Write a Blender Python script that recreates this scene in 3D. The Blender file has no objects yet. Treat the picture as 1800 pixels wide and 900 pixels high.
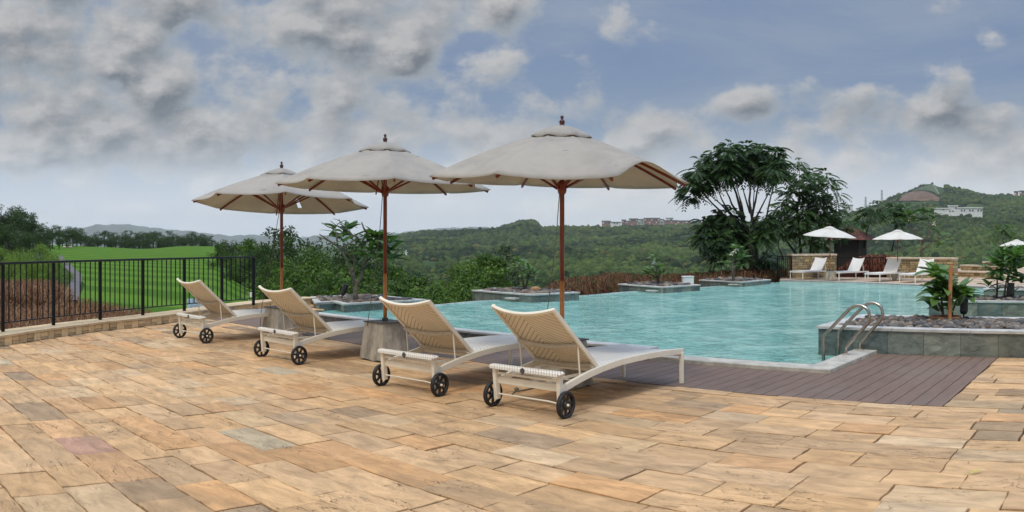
import bpy, math, random
import numpy as np
from mathutils import Vector, Matrix
R = math.radians
random.seed(7); rng = np.random.default_rng(7)
scene = bpy.context.scene
COL = scene.collection

# ------------------------------------------------------------------ camera (cylindrical panorama, like the stitched photo)
F, YH, EYE = 1470.0, 425.0, 1.3          # focal length and horizon row for an 1800x900 frame, eye height
cam = bpy.data.cameras.new('camera'); camo = bpy.data.objects.new('camera', cam); COL.objects.link(camo)
camo.location = (0, 0, EYE); camo.rotation_euler = (R(90), 0, 0)
cam.type = 'PANO'; cam.panorama_type = 'CENTRAL_CYLINDRICAL'
cam.central_cylindrical_range_u_min = -900 / F; cam.central_cylindrical_range_u_max = 900 / F
cam.central_cylindrical_range_v_min = -(900 - YH) / F; cam.central_cylindrical_range_v_max = YH / F
cam.central_cylindrical_radius = 1.0
cam.clip_start = 0.05; cam.clip_end = 40000
scene.camera = camo

# ------------------------------------------------------------------ world, sun, exposure
SUN_EL, SUN_AZ = 58, 200                 # azimuth clockwise from +Y
w = bpy.data.worlds.new('World'); scene.world = w; w.use_nodes = True
nt = w.node_tree; nt.nodes.clear()
def N(t, **k):
    n = nt.nodes.new(t)
    for a, b in k.items(): setattr(n, a, b)
    return n
def L(a, b): nt.links.new(a, b)
def M(op, a, b=None, c=None, clamp=False):
    n = N('ShaderNodeMath', operation=op); n.use_clamp = clamp
    for i, v in enumerate((a, b, c)):
        if v is None: continue
        if isinstance(v, (int, float)): n.inputs[i].default_value = v
        else: L(v, n.inputs[i])
    return n.outputs[0]
def MR(v, a, b, c=0.0, d=1.0, smooth=True):
    n = N('ShaderNodeMapRange'); n.interpolation_type = 'SMOOTHSTEP' if smooth else 'LINEAR'
    L(v, n.inputs[0])
    for i, x in enumerate((a, b, c, d)): n.inputs[i + 1].default_value = x
    return n.outputs[0]
def MIX(f, a, b, bt='MIX'):
    n = N('ShaderNodeMix', data_type='RGBA', blend_type=bt)
    for i, v in ((0, f), (6, a), (7, b)):
        if isinstance(v, (int, float)): n.inputs[i].default_value = v
        elif isinstance(v, tuple): n.inputs[i].default_value = v + (1,) * (4 - len(v))
        else: L(v, n.inputs[i])
    return n.outputs[2]
def NOISE(vec, scale, detail=6, rough=.55, dist=0.0, w_=None):
    n = N('ShaderNodeTexNoise')
    L(vec, n.inputs['Vector']); n.inputs['Scale'].default_value = scale
    n.inputs['Detail'].default_value = detail; n.inputs['Roughness'].default_value = rough
    n.inputs['Distortion'].default_value = dist
    return n.outputs[0]
def MAPW(v, sc):
    n = N('ShaderNodeMapping'); L(v, n.inputs[0]); n.inputs['Scale'].default_value = sc; return n.outputs[0]
tc = N('ShaderNodeTexCoord'); sep = N('ShaderNodeSeparateXYZ'); L(tc.outputs['Generated'], sep.inputs[0])
dx, dy, dz = sep.outputs
az = M('ARCTAN2', dx, dy)                                   # azimuth, 0 = view axis, + to the right
hor = M('POWER', M('ADD', M('MULTIPLY', dx, dx), M('MULTIPLY', dy, dy)), .5)
el = M('DIVIDE', dz, M('MAXIMUM', hor, .001))               # tan(elevation)
sky = N('ShaderNodeTexSky', sky_type='NISHITA'); sky.sun_disc = False
sky.sun_elevation = R(SUN_EL); sky.sun_rotation = R(SUN_AZ); sky.dust_density = 1.5; sky.ozone_density = 1.5
elc = M('MINIMUM', M('MAXIMUM', el, 0.0), 3.0)
comb = N('ShaderNodeCombineXYZ')
L(az, comb.inputs[0])
L(M('MULTIPLY', M('POWER', M('ADD', elc, .03), .85), 1.32), comb.inputs[1]); comb.inputs[2].default_value = 5.2
P = comb.outputs[0]
def VADD(v, o):
    n = N('ShaderNodeVectorMath', operation='ADD'); L(v, n.inputs[0]); n.inputs[1].default_value = o; return n.outputs[0]
def puff(v):                                                # billowy density
    a = NOISE(v, 4.3, 2, .5); b = NOISE(v, 10, 9, .58, .0); v2 = N('ShaderNodeTexVoronoi'); v2.feature = 'SMOOTH_F1'; L(v, v2.inputs['Vector']); v2.inputs['Scale'].default_value = 13; v2.inputs['Smoothness'].default_value = .6
    c = M('SUBTRACT', 1.0, v2.outputs['Distance'])
    return M('ADD', M('ADD', M('MULTIPLY', a, .45), M('MULTIPLY', b, .52)), M('MULTIPLY', c, .20))
D0 = puff(P); D1 = puff(VADD(P, (-.010, .022, 0)))
nfine = NOISE(P, 30, 6, .62, .0)
left = MR(az, .08, -.16)
highl = M('MULTIPLY', MR(el, .045, .11), left)
lowb = M('MULTIPLY', MR(el, .205, .14), MR(az, -.10, .06))
behind = MR(M('ABSOLUTE', az), .8, 1.4)
bias = M('ADD', M('ADD', M('MULTIPLY', highl, .085), M('MULTIPLY', lowb, .062)), M('MULTIPLY', behind, .08))
bias = M('SUBTRACT', bias, M('MULTIPLY', M('MULTIPLY', MR(el, .15, .21), MR(az, -.02, .12)), .12))
dens = M('ADD', M('SUBTRACT', D0, .045), bias)
cover = MR(M('ADD', dens, M('MULTIPLY', M('SUBTRACT', nfine, .5), .11)), .515, .615)
thick = MR(dens, .555, .70)
lit = M('ADD', M('MULTIPLY', M('SUBTRACT', D0, D1), 7.5), .44, clamp=True)
cl = MIX(thick, (.37, .41, .455), (.150, .170, .200))
cl = MIX(M('MULTIPLY', lit, .80), cl, (.60, .585, .575))
cl = MIX(M('MULTIPLY', MR(nfine, .35, .7), .22), cl, (.22, .26, .31))
skyc = MIX(1.0, sky.outputs[0], (.085, .085, .085), 'MULTIPLY')
blue = MIX(MR(el, .02, .24), (.27, .35, .46), (.175, .25, .41))
skyb = MIX(.85, skyc, blue)
wisps = M('MULTIPLY', MR(NOISE(MAPW(P, (1, 2.2, 1)), 2.6, 8, .62, .9), .38, .75), .50)
skyb = MIX(wisps, skyb, (.36, .41, .47))
body = MIX(cover, skyb, cl)
glow = MR(el, .15, .0)
glowc = MIX(MR(az, .15, -.3), (1.20, 1.21, 1.23), (1.10, 1.18, 1.30))
body = MIX(M('MULTIPLY', glow, .92), body, MIX(.25, glowc, body))
gain = M('ADD', 1.0, M('MULTIPLY', MR(el, .50, 2.4), 5.4))  # overcast sky, with extra brightness added overhead, out of frame, to light the scene
gain = M('ADD', gain, M('MULTIPLY', behind, .25))
w.cycles.sampling_method = 'MANUAL'; w.cycles.sample_map_resolution = 512
bg = N('ShaderNodeBackground'); fin = N('ShaderNodeVectorMath', operation='SCALE'); L(body, fin.inputs[0]); L(gain, fin.inputs['Scale'])
L(fin.outputs[0], bg.inputs[0]); bg.inputs[1].default_value = 1.0
wo = N('ShaderNodeOutputWorld'); L(bg.outputs[0], wo.inputs[0])

sl = bpy.data.lights.new('sun', 'SUN'); sl.energy = 1.5; sl.angle = R(10); sl.color = (1, .95, .88)
so = bpy.data.objects.new('sun', sl); COL.objects.link(so)
sd = Vector((math.sin(R(SUN_AZ)) * math.cos(R(SUN_EL)), math.cos(R(SUN_AZ)) * math.cos(R(SUN_EL)), math.sin(R(SUN_EL))))
so.rotation_euler = sd.to_track_quat('Z', 'Y').to_euler(); so.location = (0, -5, 20)
scene.view_settings.view_transform = 'Standard'; scene.view_settings.look = 'None'
scene.view_settings.exposure = 0.0; scene.view_settings.gamma = 1; scene.view_settings.use_curve_mapping = False
scene.render.engine = 'CYCLES'
scene.cycles.max_bounces = 6; scene.cycles.diffuse_bounces = 3; scene.cycles.glossy_bounces = 3
scene.cycles.transmission_bounces = 4; scene.cycles.volume_bounces = 1; scene.cycles.use_denoising = True; scene.cycles.denoising_prefilter = 'ACCURATE'
scene.cycles.transparent_max_bounces = 8

# ------------------------------------------------------------------ geometry helpers
def U(px, py, z=0.0):                      # point of the plane at height z seen at this place of the photo
    d = F * (EYE - z) / (py - YH); a = (px - 900) / F
    return Vector((d * math.sin(a), d * math.cos(a), z))
def PX(px, py, d):                         # point at horizontal distance d
    a = (px - 900) / F
    return Vector((d * math.sin(a), d * math.cos(a), EYE - (py - YH) * d / F))
def AZ(px): return (px - 900) / F
aA = (-328 - 900) / F
eA = Vector((math.sin(aA), math.cos(aA), 0)); eB = Vector((-eA.y * -1, -eA.x, 0)).normalized()
eB = Vector((eA.y, -eA.x, 0))              # azimuth aA+90deg
ROT = math.atan2(eA.y, eA.x)
def AB(a, b, z=0): return eA * a + eB * b + Vector((0, 0, z))
def toAB(v): return v.dot(eA), v.dot(eB)

def nlink(o, parent=None):
    COL.objects.link(o)
    if parent: o.parent = parent
    return o
def thing(name, label, cat, loc=(0, 0, 0), rz=0, group=None, kind=None):
    o = bpy.data.objects.new(name, None); COL.objects.link(o); o.empty_display_size = .1
    o.location = loc; o.rotation_euler = (0, 0, rz); tag(o, label, cat, group, kind); return o
def tag(o, label=None, cat=None, group=None, kind=None):
    if label: o['label'] = label
    if cat: o['category'] = cat
    if group: o['group'] = group
    if kind: o['kind'] = kind
    return o
def copy_tree(o, parent=None):
    c = o.copy(); COL.objects.link(c); c.parent = parent
    for ch in list(o.children): copy_tree(ch, c)
    return c

class MB:
    def __init__(s): s.v = []; s.f = []; s.c = []; s.uv = None
    def add(s, vs, fs, col=None):
        n = len(s.v); s.v += [tuple(v) for v in vs]; s.f += [tuple(i + n for i in f) for f in fs]
        s.c += [col or (.5, .5, .5)] * len(vs)
    def box(s, c, size, rot=None, col=None, taper=1.0):
        hx, hy, hz = size[0] / 2, size[1] / 2, size[2] / 2
        vs = []
        for z in (-hz, hz):
            t = taper if z > 0 else 1
            for x, y in ((-hx, -hy), (hx, -hy), (hx, hy), (-hx, hy)): vs.append(Vector((x * t, y * t, z)))
        if rot is not None:
            m = rot if isinstance(rot, Matrix) else Matrix.Rotation(rot, 3, 'Z')
            vs = [m @ v for v in vs]
        vs = [v + Vector(c) for v in vs]
        s.add(vs, [(3, 2, 1, 0), (4, 5, 6, 7), (0, 1, 5, 4), (1, 2, 6, 5), (2, 3, 7, 6), (3, 0, 4, 7)], col)
    def bar(s, a, b, w_, h_, up=(0, 0, 1), col=None):     # square bar from a to b
        a, b = Vector(a), Vector(b); d = (b - a); ln = d.length; d.normalize()
        up = Vector(up); sx = d.cross(up)
        if sx.length < 1e-4: sx = d.cross(Vector((1, 0, 0)))
        sx.normalize(); sz = sx.cross(d)
        m = Matrix((sx, d, sz)).transposed()
        s.box((a + b) / 2, (w_, ln, h_), m, col)
    def sweep(s, pts, prof, up=(0, 0, 1), closed=False, cap=True, col=None):   # profile [(x,z)] swept along pts
        pts = [Vector(p) for p in pts]; n = len(pts); k = len(prof); vs = []
        up = Vector(up)
        for i, p in enumerate(pts):
            if closed: d = pts[(i + 1) % n] - pts[i - 1]
            else: d = pts[min(i + 1, n - 1)] - pts[max(i - 1, 0)]
            d.normalize(); sx = d.cross(up)
            if sx.length < 1e-3: sx = d.cross(Vector((0, 1, 0)))
            sx.normalize(); sz = sx.cross(d)
            mit = 1.0
            if 0 < i < n - 1:
                d1 = (pts[i + 1] - pts[i]).normalized(); mit = 1 / max(.5, d1.dot(d))
            for (x, z) in prof: vs.append(p + sx * x * mit + sz * z)
        fs = []
        m = n if closed else n - 1
        for i in range(m):
            j = (i + 1) % n
            for q in range(k): r = (q + 1) % k; fs.append((i * k + q, i * k + r, j * k + r, j * k + q))
        if cap and not closed: fs += [tuple(range(k - 1, -1, -1)), tuple((n - 1) * k + q for q in range(k))]
        s.add(vs, fs, col)
    def tube(s, pts, rad, n=8, col=None, cap=True):
        pts = [Vector(p) for p in pts]
        if isinstance(rad, (int, float)): rad = [rad] * len(pts)
        vs = []; ref = None
        for i, p in enumerate(pts):
            d = (pts[min(i + 1, len(pts) - 1)] - pts[max(i - 1, 0)]).normalized()
            if ref is None: ref = Vector((1, 0, 0)) if abs(d.x) < .9 else Vector((0, 1, 0))
            sx = (ref - d * ref.dot(d)).normalized(); ref = sx; sz = d.cross(sx)
            for q in range(n):
                t = 2 * math.pi * q / n; vs.append(p + (sx * math.cos(t) + sz * math.sin(t)) * rad[i])
        fs = []
        for i in range(len(pts) - 1):
            for q in range(n): r = (q + 1) % n; fs.append((i * n + q, i * n + r, (i + 1) * n + r, (i + 1) * n + q))
        if cap: fs += [tuple(range(n - 1, -1, -1)), tuple((len(pts) - 1) * n + q for q in range(n))]
        s.add(vs, fs, col)
    def lathe(s, prof, n=16, c=(0, 0, 0), axis='Z', col=None):    # prof [(r,z)]
        vs = []; c = Vector(c)
        for r, z in prof:
            for q in range(n):
                t = 2 * math.pi * q / n; x, y = r * math.cos(t), r * math.sin(t)
                v = {'Z': (x, y, z), 'X': (z, x, y), 'Y': (x, z, y)}[axis]; vs.append(c + Vector(v))
        fs = []
        for i in range(len(prof) - 1):
            for q in range(n): r = (q + 1) % n; fs.append((i * n + q, i * n + r, (i + 1) * n + r, (i + 1) * n + q))
        fs += [tuple(range(n)), tuple((len(prof) - 1) * n + q for q in range(n))]
        s.add(vs, fs, col)
    def prism(s, poly, z0, z1, col=None):
        n = len(poly); vs = [(p[0], p[1], z0) for p in poly] + [(p[0], p[1], z1) for p in poly]
        fs = [tuple(range(n - 1, -1, -1)), tuple(range(n, 2 * n))] + [(i, (i + 1) % n, n + (i + 1) % n, n + i) for i in range(n)]
        s.add(vs, fs, col)
    def build(s, name, mat, parent=None, org=None, smooth=False, bevel=0, loc=False):
        me = bpy.data.meshes.new(name)
        v = s.v
        if org is not None: v = [(a - org[0], b - org[1], c - org[2]) for a, b, c in v]
        me.from_pydata(v, [], s.f); me.materials.append(mat)
        if smooth: me.polygons.foreach_set('use_smooth', [True] * len(me.polygons))
        ca = me.color_attributes.new('Col', 'FLOAT_COLOR', 'POINT')
        arr = np.ones((len(s.c), 4), 'f'); arr[:, :3] = np.array(s.c, 'f').reshape(-1, 3); ca.data.foreach_set('color', arr.ravel())
        if s.uv is not None:
            ul = me.uv_layers.new(name='UVMap'); u = np.array(s.uv, 'f'); li = np.empty(len(me.loops), 'i'); me.loops.foreach_get('vertex_index', li)
            ul.data.foreach_set('uv', u[li].ravel())
        o = bpy.data.objects.new(name, me); nlink(o, parent)
        if loc and org is not None: o.location = org
        if bevel:
            b = o.modifiers.new('b', 'BEVEL'); b.width = bevel; b.segments = 2; b.limit_method = 'ANGLE'; b.angle_limit = R(40)
        me.update(); return o

def np_obj(name, V, Fq, mat, col=None, parent=None, org=None, loc=True, smooth=False):
    V = np.asarray(V, 'f')
    if org is not None: V = V - np.asarray(tuple(org), 'f')
    me = bpy.data.meshes.new(name); nv = len(V); nf, k = Fq.shape
    me.vertices.add(nv); me.vertices.foreach_set('co', V.ravel())
    me.loops.add(nf * k); me.loops.foreach_set('vertex_index', Fq.astype('i').ravel())
    me.polygons.add(nf); me.polygons.foreach_set('loop_start', np.arange(0, nf * k, k, dtype='i'))
    if smooth: me.polygons.foreach_set('use_smooth', np.ones(nf, bool))
    if col is not None:
        ca = me.color_attributes.new('Col', 'FLOAT_COLOR', 'POINT'); a = np.ones((nv, 4), 'f'); a[:, :3] = col; ca.data.foreach_set('color', a.ravel())
    me.materials.append(mat); me.update(calc_edges=True); me.validate()
    o = bpy.data.objects.new(name, me); nlink(o, parent)
    if org is not None and loc and parent is None: o.location = tuple(org)
    return o

# ------------------------------------------------------------------ materials
def mat_new(name):
    global nt
    m = bpy.data.materials.new(name); m.use_nodes = True; nt = m.node_tree; nt.nodes.clear()
    out = N('ShaderNodeOutputMaterial'); p = N('ShaderNodeBsdfPrincipled'); L(p.outputs[0], out.inputs[0]); return m, p, out
def OC(): return N('ShaderNodeTexCoord').outputs['Object']
def BUMP(h, strength=.3, dist=.01):
    b = N('ShaderNodeBump'); b.inputs['Strength'].default_value = strength; b.inputs['Distance'].default_value = dist
    L(h, b.inputs['Height']); return b.outputs[0]
def COLATTR(): n = N('ShaderNodeAttribute'); n.attribute_name = 'Col'; return n.outputs['Color']
def MAPV(vec, scale=(1, 1, 1), rot=(0, 0, 0)):
    n = N('ShaderNodeMapping'); L(vec, n.inputs[0]); n.inputs['Scale'].default_value = scale; n.inputs['Rotation'].default_value = rot; return n.outputs[0]
def simple(name, color, rough=.5, noise=None, bump=None, metal=0, spec=.5, var=.25, scale=30, stretch=(1, 1, 1)):
    m, p, out = mat_new(name); v = MAPV(OC(), stretch)
    n1 = NOISE(v, scale, 6, .6); c2 = tuple(c * (1 - var) for c in color); c3 = tuple(min(1, c * (1 + var * .6)) for c in color)
    L(MIX(MR(n1, .3, .7), c2, c3), p.inputs['Base Color'])
    p.inputs['Roughness'].default_value = rough; p.inputs['Metallic'].default_value = metal; p.inputs['Specular IOR Level'].default_value = spec
    if bump: L(BUMP(NOISE(v, scale * 3, 5, .6), bump[0], bump[1]), p.inputs['Normal'])
    return m
def attr_mat(name, rough=.8, scale=40, var=.3, bump=(.3, .004), spec=.3, stretch=(1, 1, 1)):
    m, p, out = mat_new(name); v = MAPV(OC(), stretch)
    f = MR(NOISE(v, scale, 7, .65), .25, .75, 1 - var, 1 + var * .6, False)
    s = N('ShaderNodeVectorMath', operation='SCALE'); L(COLATTR(), s.inputs[0]); L(f, s.inputs['Scale'])
    L(s.outputs[0], p.inputs['Base Color']); p.inputs['Roughness'].default_value = rough; p.inputs['Specular IOR Level'].default_value = spec
    L(BUMP(NOISE(v, scale * 1.5, 8, .65), *bump), p.inputs['Normal']); return m
def leaf_mat(name, trans=.35, rough=.55, tint=(1, 1, 1), spec=.3):
    m, p, out = mat_new(name); c = COLATTR(); c = MIX(1.0, c, tint, 'MULTIPLY')
    L(c, p.inputs['Base Color']); p.inputs['Roughness'].default_value = rough; p.inputs['Specular IOR Level'].default_value = spec
    t = N('ShaderNodeBsdfTranslucent'); L(MIX(1.0, c, (1.3, 1.5, .6), 'MULTIPLY'), t.inputs[0])
    mx = N('ShaderNodeMixShader'); mx.inputs[0].default_value = trans; L(p.outputs[0], mx.inputs[1]); L(t.outputs[0], mx.inputs[2]); L(mx.outputs[0], out.inputs[0]); return m

def make_paving():
    m, p, out = mat_new('sandstone_paving')
    v = MAPV(OC(), (1, 1, 1), (0, 0, -ROT)); g = N('ShaderNodeNewGeometry'); c = COLATTR()
    vs = MAPV(v, (1.2, 3.2, 1))
    grain = NOISE(vs, 3.0, 9, .62, .8)                       # riven sandstone figure running along the slab
    f = MR(grain, .32, .70, .68, 1.20, False)
    s = N('ShaderNodeVectorMath', operation='SCALE'); L(c, s.inputs[0]); L(f, s.inputs['Scale']); base = s.outputs[0]
    blot = MR(NOISE(MAPV(v, (.8, 1.6, 1)), 1.3, 9, .72, .5), .50, .70)
    base = MIX(M('MULTIPLY', blot, .55), base, (.30, .205, .115))
    w1 = N('ShaderNodeTexNoise'); L(vs, w1.inputs['Vector']); w1.inputs['Scale'].default_value = 2.3; w1.inputs['Detail'].default_value = 9; w1.inputs['Distortion'].default_value = 1.6
    crack = MR(M('ABSOLUTE', M('SUBTRACT', w1.outputs[0], .5)), .0, .006, 1, 0)
    cm = M('MULTIPLY', crack, MR(NOISE(v, 1.7, 3), .50, .60))
    base = MIX(M('MULTIPLY', cm, .7), base, (.07, .045, .03))
    spk = MR(NOISE(v, 38, 3, .5), .70, .76)
    base = MIX(M('MULTIPLY', spk, .5), base, (.10, .07, .05))
    L(base, p.inputs['Base Color']); p.inputs['Roughness'].default_value = .72; p.inputs['Specular IOR Level'].default_value = .25
    h = M('ADD', M('MULTIPLY', grain, .7), M('MULTIPLY', NOISE(v, 25, 8, .7), .25)); h = M('SUBTRACT', h, M('MULTIPLY', cm, .5))
    L(BUMP(h, .8, .03), p.inputs['Normal']); return m
M_pave = make_paving()
M_bed = simple('joint_sand', (.032, .022, .015), .95, scale=20)
M_stone = attr_mat('yellow_stone', .85, 22, .22, (.6, .01))
M_cap = simple('coping_sandstone', (.62, .50, .36), .8, scale=6, var=.22, bump=(.4, .006))
M_slate = None
def make_slate():
    m, p, out = mat_new('green_slate'); c = COLATTR(); v = OC()
    n1 = NOISE(MAPV(v, (1, 1, 2.2)), 5, 9, .68, 1.2); n2 = NOISE(v, 1.7, 6, .6)
    f = MR(n1, .3, .7, .45, 1.45, False)
    s = N('ShaderNodeVectorMath', operation='SCALE'); L(c, s.inputs[0]); L(f, s.inputs['Scale'])
    b = MIX(M('MULTIPLY', MR(n2, .5, .68), .45), s.outputs[0], (.28, .27, .20))
    b = MIX(M('MULTIPLY', MR(NOISE(MAPV(v, (1, 1, .4)), 13, 5, .6), .66, .74), .6), b, (.5, .5, .46))
    L(b, p.inputs['Base Color']); p.inputs['Roughness'].default_value = .42; L(BUMP(n1, .35, .01), p.inputs['Normal']); return m
M_slate = make_slate()
M_poolcap = simple('pool_coping_stone', (.46, .43, .36), .7, scale=7, var=.28, bump=(.4, .005))
M_palecap = simple('planter_coping_stone', (.50, .49, .45), .65, scale=6, var=.2, bump=(.3, .004))
M_darkface = simple('coping_face_stone', (.13, .125, .12), .8, scale=14, var=.5, bump=(.5, .01))
def make_deck():
    m, p, out = mat_new('deck_board'); v = MAPV(OC(), (1, 1, 1), (0, 0, -ROT)); c = COLATTR()
    n1 = NOISE(MAPV(v, (10, 1.2, 1)), 2.5, 6, .6); f = MR(n1, .3, .7, .8, 1.2, False)
    s = N('ShaderNodeVectorMath', operation='SCALE'); L(c, s.inputs[0]); L(f, s.inputs['Scale'])
    b = MIX(M('MULTIPLY', MR(NOISE(v, 1.3, 5, .6), .48, .7), .5), s.outputs[0], (.20, .15, .115))
    wv = N('ShaderNodeTexWave', wave_type='BANDS', bands_direction='X'); L(v, wv.inputs[0]); wv.inputs['Scale'].default_value = 28
    L(b, p.inputs['Base Color']); p.inputs['Roughness'].default_value = .6
    L(BUMP(wv.outputs[1], .25, .002), p.inputs['Normal']); return m
M_deck = make_deck()
M_white = simple('cream_powder_coat', (.82, .755, .61), .38, scale=4, var=.07)
M_black = simple('black_painted_steel', (.007, .007, .008), .55, scale=20, var=.3, spec=.25)
M_railtop = simple('worn_black_rail', (.02, .02, .022), .4, scale=12, var=.5, spec=.35)
M_rubber = simple('black_rubber', (.012, .012, .012), .6, scale=30)
M_plastic = simple('black_plastic', (.018, .018, .018), .4, scale=30)
M_steel = simple('brushed_steel', (.44, .395, .335), .25, metal=1.0, scale=60, var=.12)
M_chrome = simple('steel_flange', (.55, .45, .35), .4, metal=.7, scale=30)
M_conc = simple('weathered_concrete', (.40, .36, .29), .9, scale=9, var=.42, bump=(.7, .012), stretch=(1, 1, .35))
M_platecap = simple('dark_metal_plate', (.07, .07, .07), .5, scale=20)
M_woodred = simple('varnished_wood', (.20, .035, .010), .28, scale=18, var=.4, stretch=(6, 6, .6))
M_woodor = simple('bleached_orange_wood', (.60, .22, .05), .4, scale=18, var=.45, stretch=(6, 6, .6))
M_finial = simple('dark_red_wood', (.07, .018, .010), .4, scale=20)
M_rope = simple('thin_cord', (.16, .14, .10), .9, scale=60)
M_dark = simple('dark_timber', (.02, .012, .010), .7, scale=12)
M_rooftile = simple('brown_roof_tiles', (.15, .05, .035), .7, scale=9, var=.5, bump=(.5, .03))
M_bark = simple('grey_bark', (.16, .13, .10), .9, scale=14, var=.4, bump=(.6, .02))
M_darkbark = simple('dark_bark', (.055, .045, .035), .9, scale=10, var=.4, bump=(.6, .02))
M_stake = simple('orange_stake_wood', (.48, .20, .07), .6, scale=12, var=.3, stretch=(4, 4, .6))
M_leaf = leaf_mat('tree_leaf'); M_leafbig = leaf_mat('plumeria_leaf', .2, .38, spec=.45)
M_grass = leaf_mat('red_fountain_grass', .25, .8)
M_peb = attr_mat('pebble', .75, 30, .35, (.4, .005))
M_terracotta = simple('terracotta', (.42, .19, .08), .8, scale=12)
M_soil = simple('dark_soil', (.10, .06, .04), .95, scale=20)
M_flower = simple('white_petal', (.85, .82, .70), .6, scale=10, var=.05)
M_render = simple('white_render', (.75, .76, .74), .8, scale=.4, var=.15)
M_brick = simple('red_brick_render', (.30, .165, .13), .85, scale=.5, var=.25)
M_mint = simple('mint_render', (.36, .45, .40), .8, scale=.5, var=.15)
M_glass = simple('window_glass', (.05, .06, .07), .15, scale=1)
M_conroof = simple('grey_roof', (.16, .15, .15), .9, scale=.5)
M_sand = simple('bunker_sand', (.62, .54, .40), .95, scale=.5, var=.1)

def make_canvas():
    m, p, out = mat_new('umbrella_canvas'); v = OC()
    c = MIX(MR(NOISE(v, 2.2, 7, .65), .35, .7), (.60, .57, .51), (.50, .475, .43))
    c = MIX(M('MULTIPLY', MR(NOISE(v, 11, 6, .6), .64, .74), .45), c, (.20, .18, .15))
    L(c, p.inputs['Base Color']); p.inputs['Roughness'].default_value = .95; p.inputs['Specular IOR Level'].default_value = .1
    wv = NOISE(MAPV(v, (1, 1, 1)), 240, 2, .5); fold = NOISE(v, 5, 4, .5)
    L(BUMP(M('ADD', M('MULTIPLY', wv, .1), fold), .18, .02), p.inputs['Normal'])
    t = N('ShaderNodeBsdfTranslucent'); L(MIX(1.0, c, (1.0, .86, .60), 'MULTIPLY'), t.inputs[0])
    mx = N('ShaderNodeMixShader'); mx.inputs[0].default_value = .42; L(p.outputs[0], mx.inputs[1]); L(t.outputs[0], mx.inputs[2]); L(mx.outputs[0], out.inputs[0]); return m
M_canvas = make_canvas()
def make_white_canvas():
    m, p, out = mat_new('white_canvas'); v = OC()
    c = MIX(MR(NOISE(v, 2.2, 5, .6), .35, .7), (.88, .86, .80), (.78, .75, .68)); L(c, p.inputs['Base Color']); p.inputs['Roughness'].default_value = .9
    t = N('ShaderNodeBsdfTranslucent'); L(c, t.inputs[0]); mx = N('ShaderNodeMixShader'); mx.inputs[0].default_value = .35
    L(p.outputs[0], mx.inputs[1]); L(t.outputs[0], mx.inputs[2]); L(mx.outputs[0], out.inputs[0]); return m
M_wcanvas = make_white_canvas()

def make_weave(name, colA, colGap, period=.045, gapw=.16):
    m, p, out = mat_new(name)
    uv = N('ShaderNodeUVMap'); sp = N('ShaderNodeSeparateXYZ'); L(uv.outputs[0], sp.inputs[0])
    u, v = sp.outputs[0], sp.outputs[1]                     # metres; u=0 at the centre line
    s = M('ADD', M('ABSOLUTE', u), v)                       # chevron
    fr = M('FRACT', M('DIVIDE', s, period)); tri = M('ABSOLUTE', M('SUBTRACT', fr, .5))   # .5 at the gap
    gap = MR(tri, .5 - gapw / 2, .49)
    cross = M('SUBTRACT', M('ABSOLUTE', u), v); fr2 = M('FRACT', M('DIVIDE', cross, .012)); tri2 = M('ABSOLUTE', M('SUBTRACT', fr2, .5))
    c = MIX(M('MULTIPLY', MR(tri2, .38, .5), .22), colA, tuple(x * .55 for x in colA))
    c = MIX(M('MULTIPLY', MR(NOISE(OC(), 6, 5), .4, .7), .25), c, tuple(x * .72 for x in colA))
    c = MIX(M('MULTIPLY', gap, .85), c, colGap)
    L(c, p.inputs['Base Color']); p.inputs['Roughness'].default_value = .55
    h = M('SUBTRACT', M('SUBTRACT', 1.0, M('MULTIPLY', gap, 1.0)), M('MULTIPLY', tri2, .5))
    L(BUMP(h, .7, .006), p.inputs['Normal']); return m
M_weave = make_weave('white_woven_resin', (.80, .77, .70), (.34, .31, .26), .045, .12)
M_weaveback = make_weave('warm_shade_woven_resin', (.76, .66, .49), (.13, .09, .05), .05, .20)  # rear face: shade and warm bounce off the paving put into the weave colour
def make_wrap():
    m, p, out = mat_new('wrapped_handle_weave'); sp = N('ShaderNodeSeparateXYZ'); L(OC(), sp.inputs[0])
    s = M('ADD', sp.outputs[0], M('MULTIPLY', sp.outputs[1], .8)); fr = M('FRACT', M('DIVIDE', s, .026)); t = M('ABSOLUTE', M('SUBTRACT', fr, .5)); g = MR(t, .36, .5)
    L(MIX(M('MULTIPLY', g, .8), (.82, .78, .69), (.50, .46, .38)), p.inputs['Base Color']); L(BUMP(M('SUBTRACT', 1.0, g), .8, .008), p.inputs['Normal']); return m
M_wrap = make_wrap()

def make_water():
    m, p, out = mat_new('pool_water'); v = OC()
    n1 = NOISE(MAPV(v, (1, 1, 1)), 3.2, 6, .6, .4); n2 = NOISE(v, 11, 5, .6, .3); n0 = NOISE(v, .9, 3, .5)
    h = M('ADD', M('MULTIPLY', n1, .6), M('ADD', M('MULTIPLY', n2, .55), M('MULTIPLY', n0, .3)))
    c = MIX(MR(n0, .35, .65), (.30, .66, .58), (.46, .80, .71))
    c = MIX(M('MULTIPLY', MR(n1, .42, .66), .7), c, (.13, .42, .38)); c = MIX(M('MULTIPLY', M('MULTIPLY', MR(n2, .54, .66), MR(n0, .62, .38)), .8), c, (.06, .26, .25))
    L(c, p.inputs['Base Color']); p.inputs['Roughness'].default_value = .04; p.inputs['IOR'].default_value = 1.33
    L(BUMP(h, 1.0, .28), p.inputs['Normal']); return m
M_water = make_water()

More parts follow.
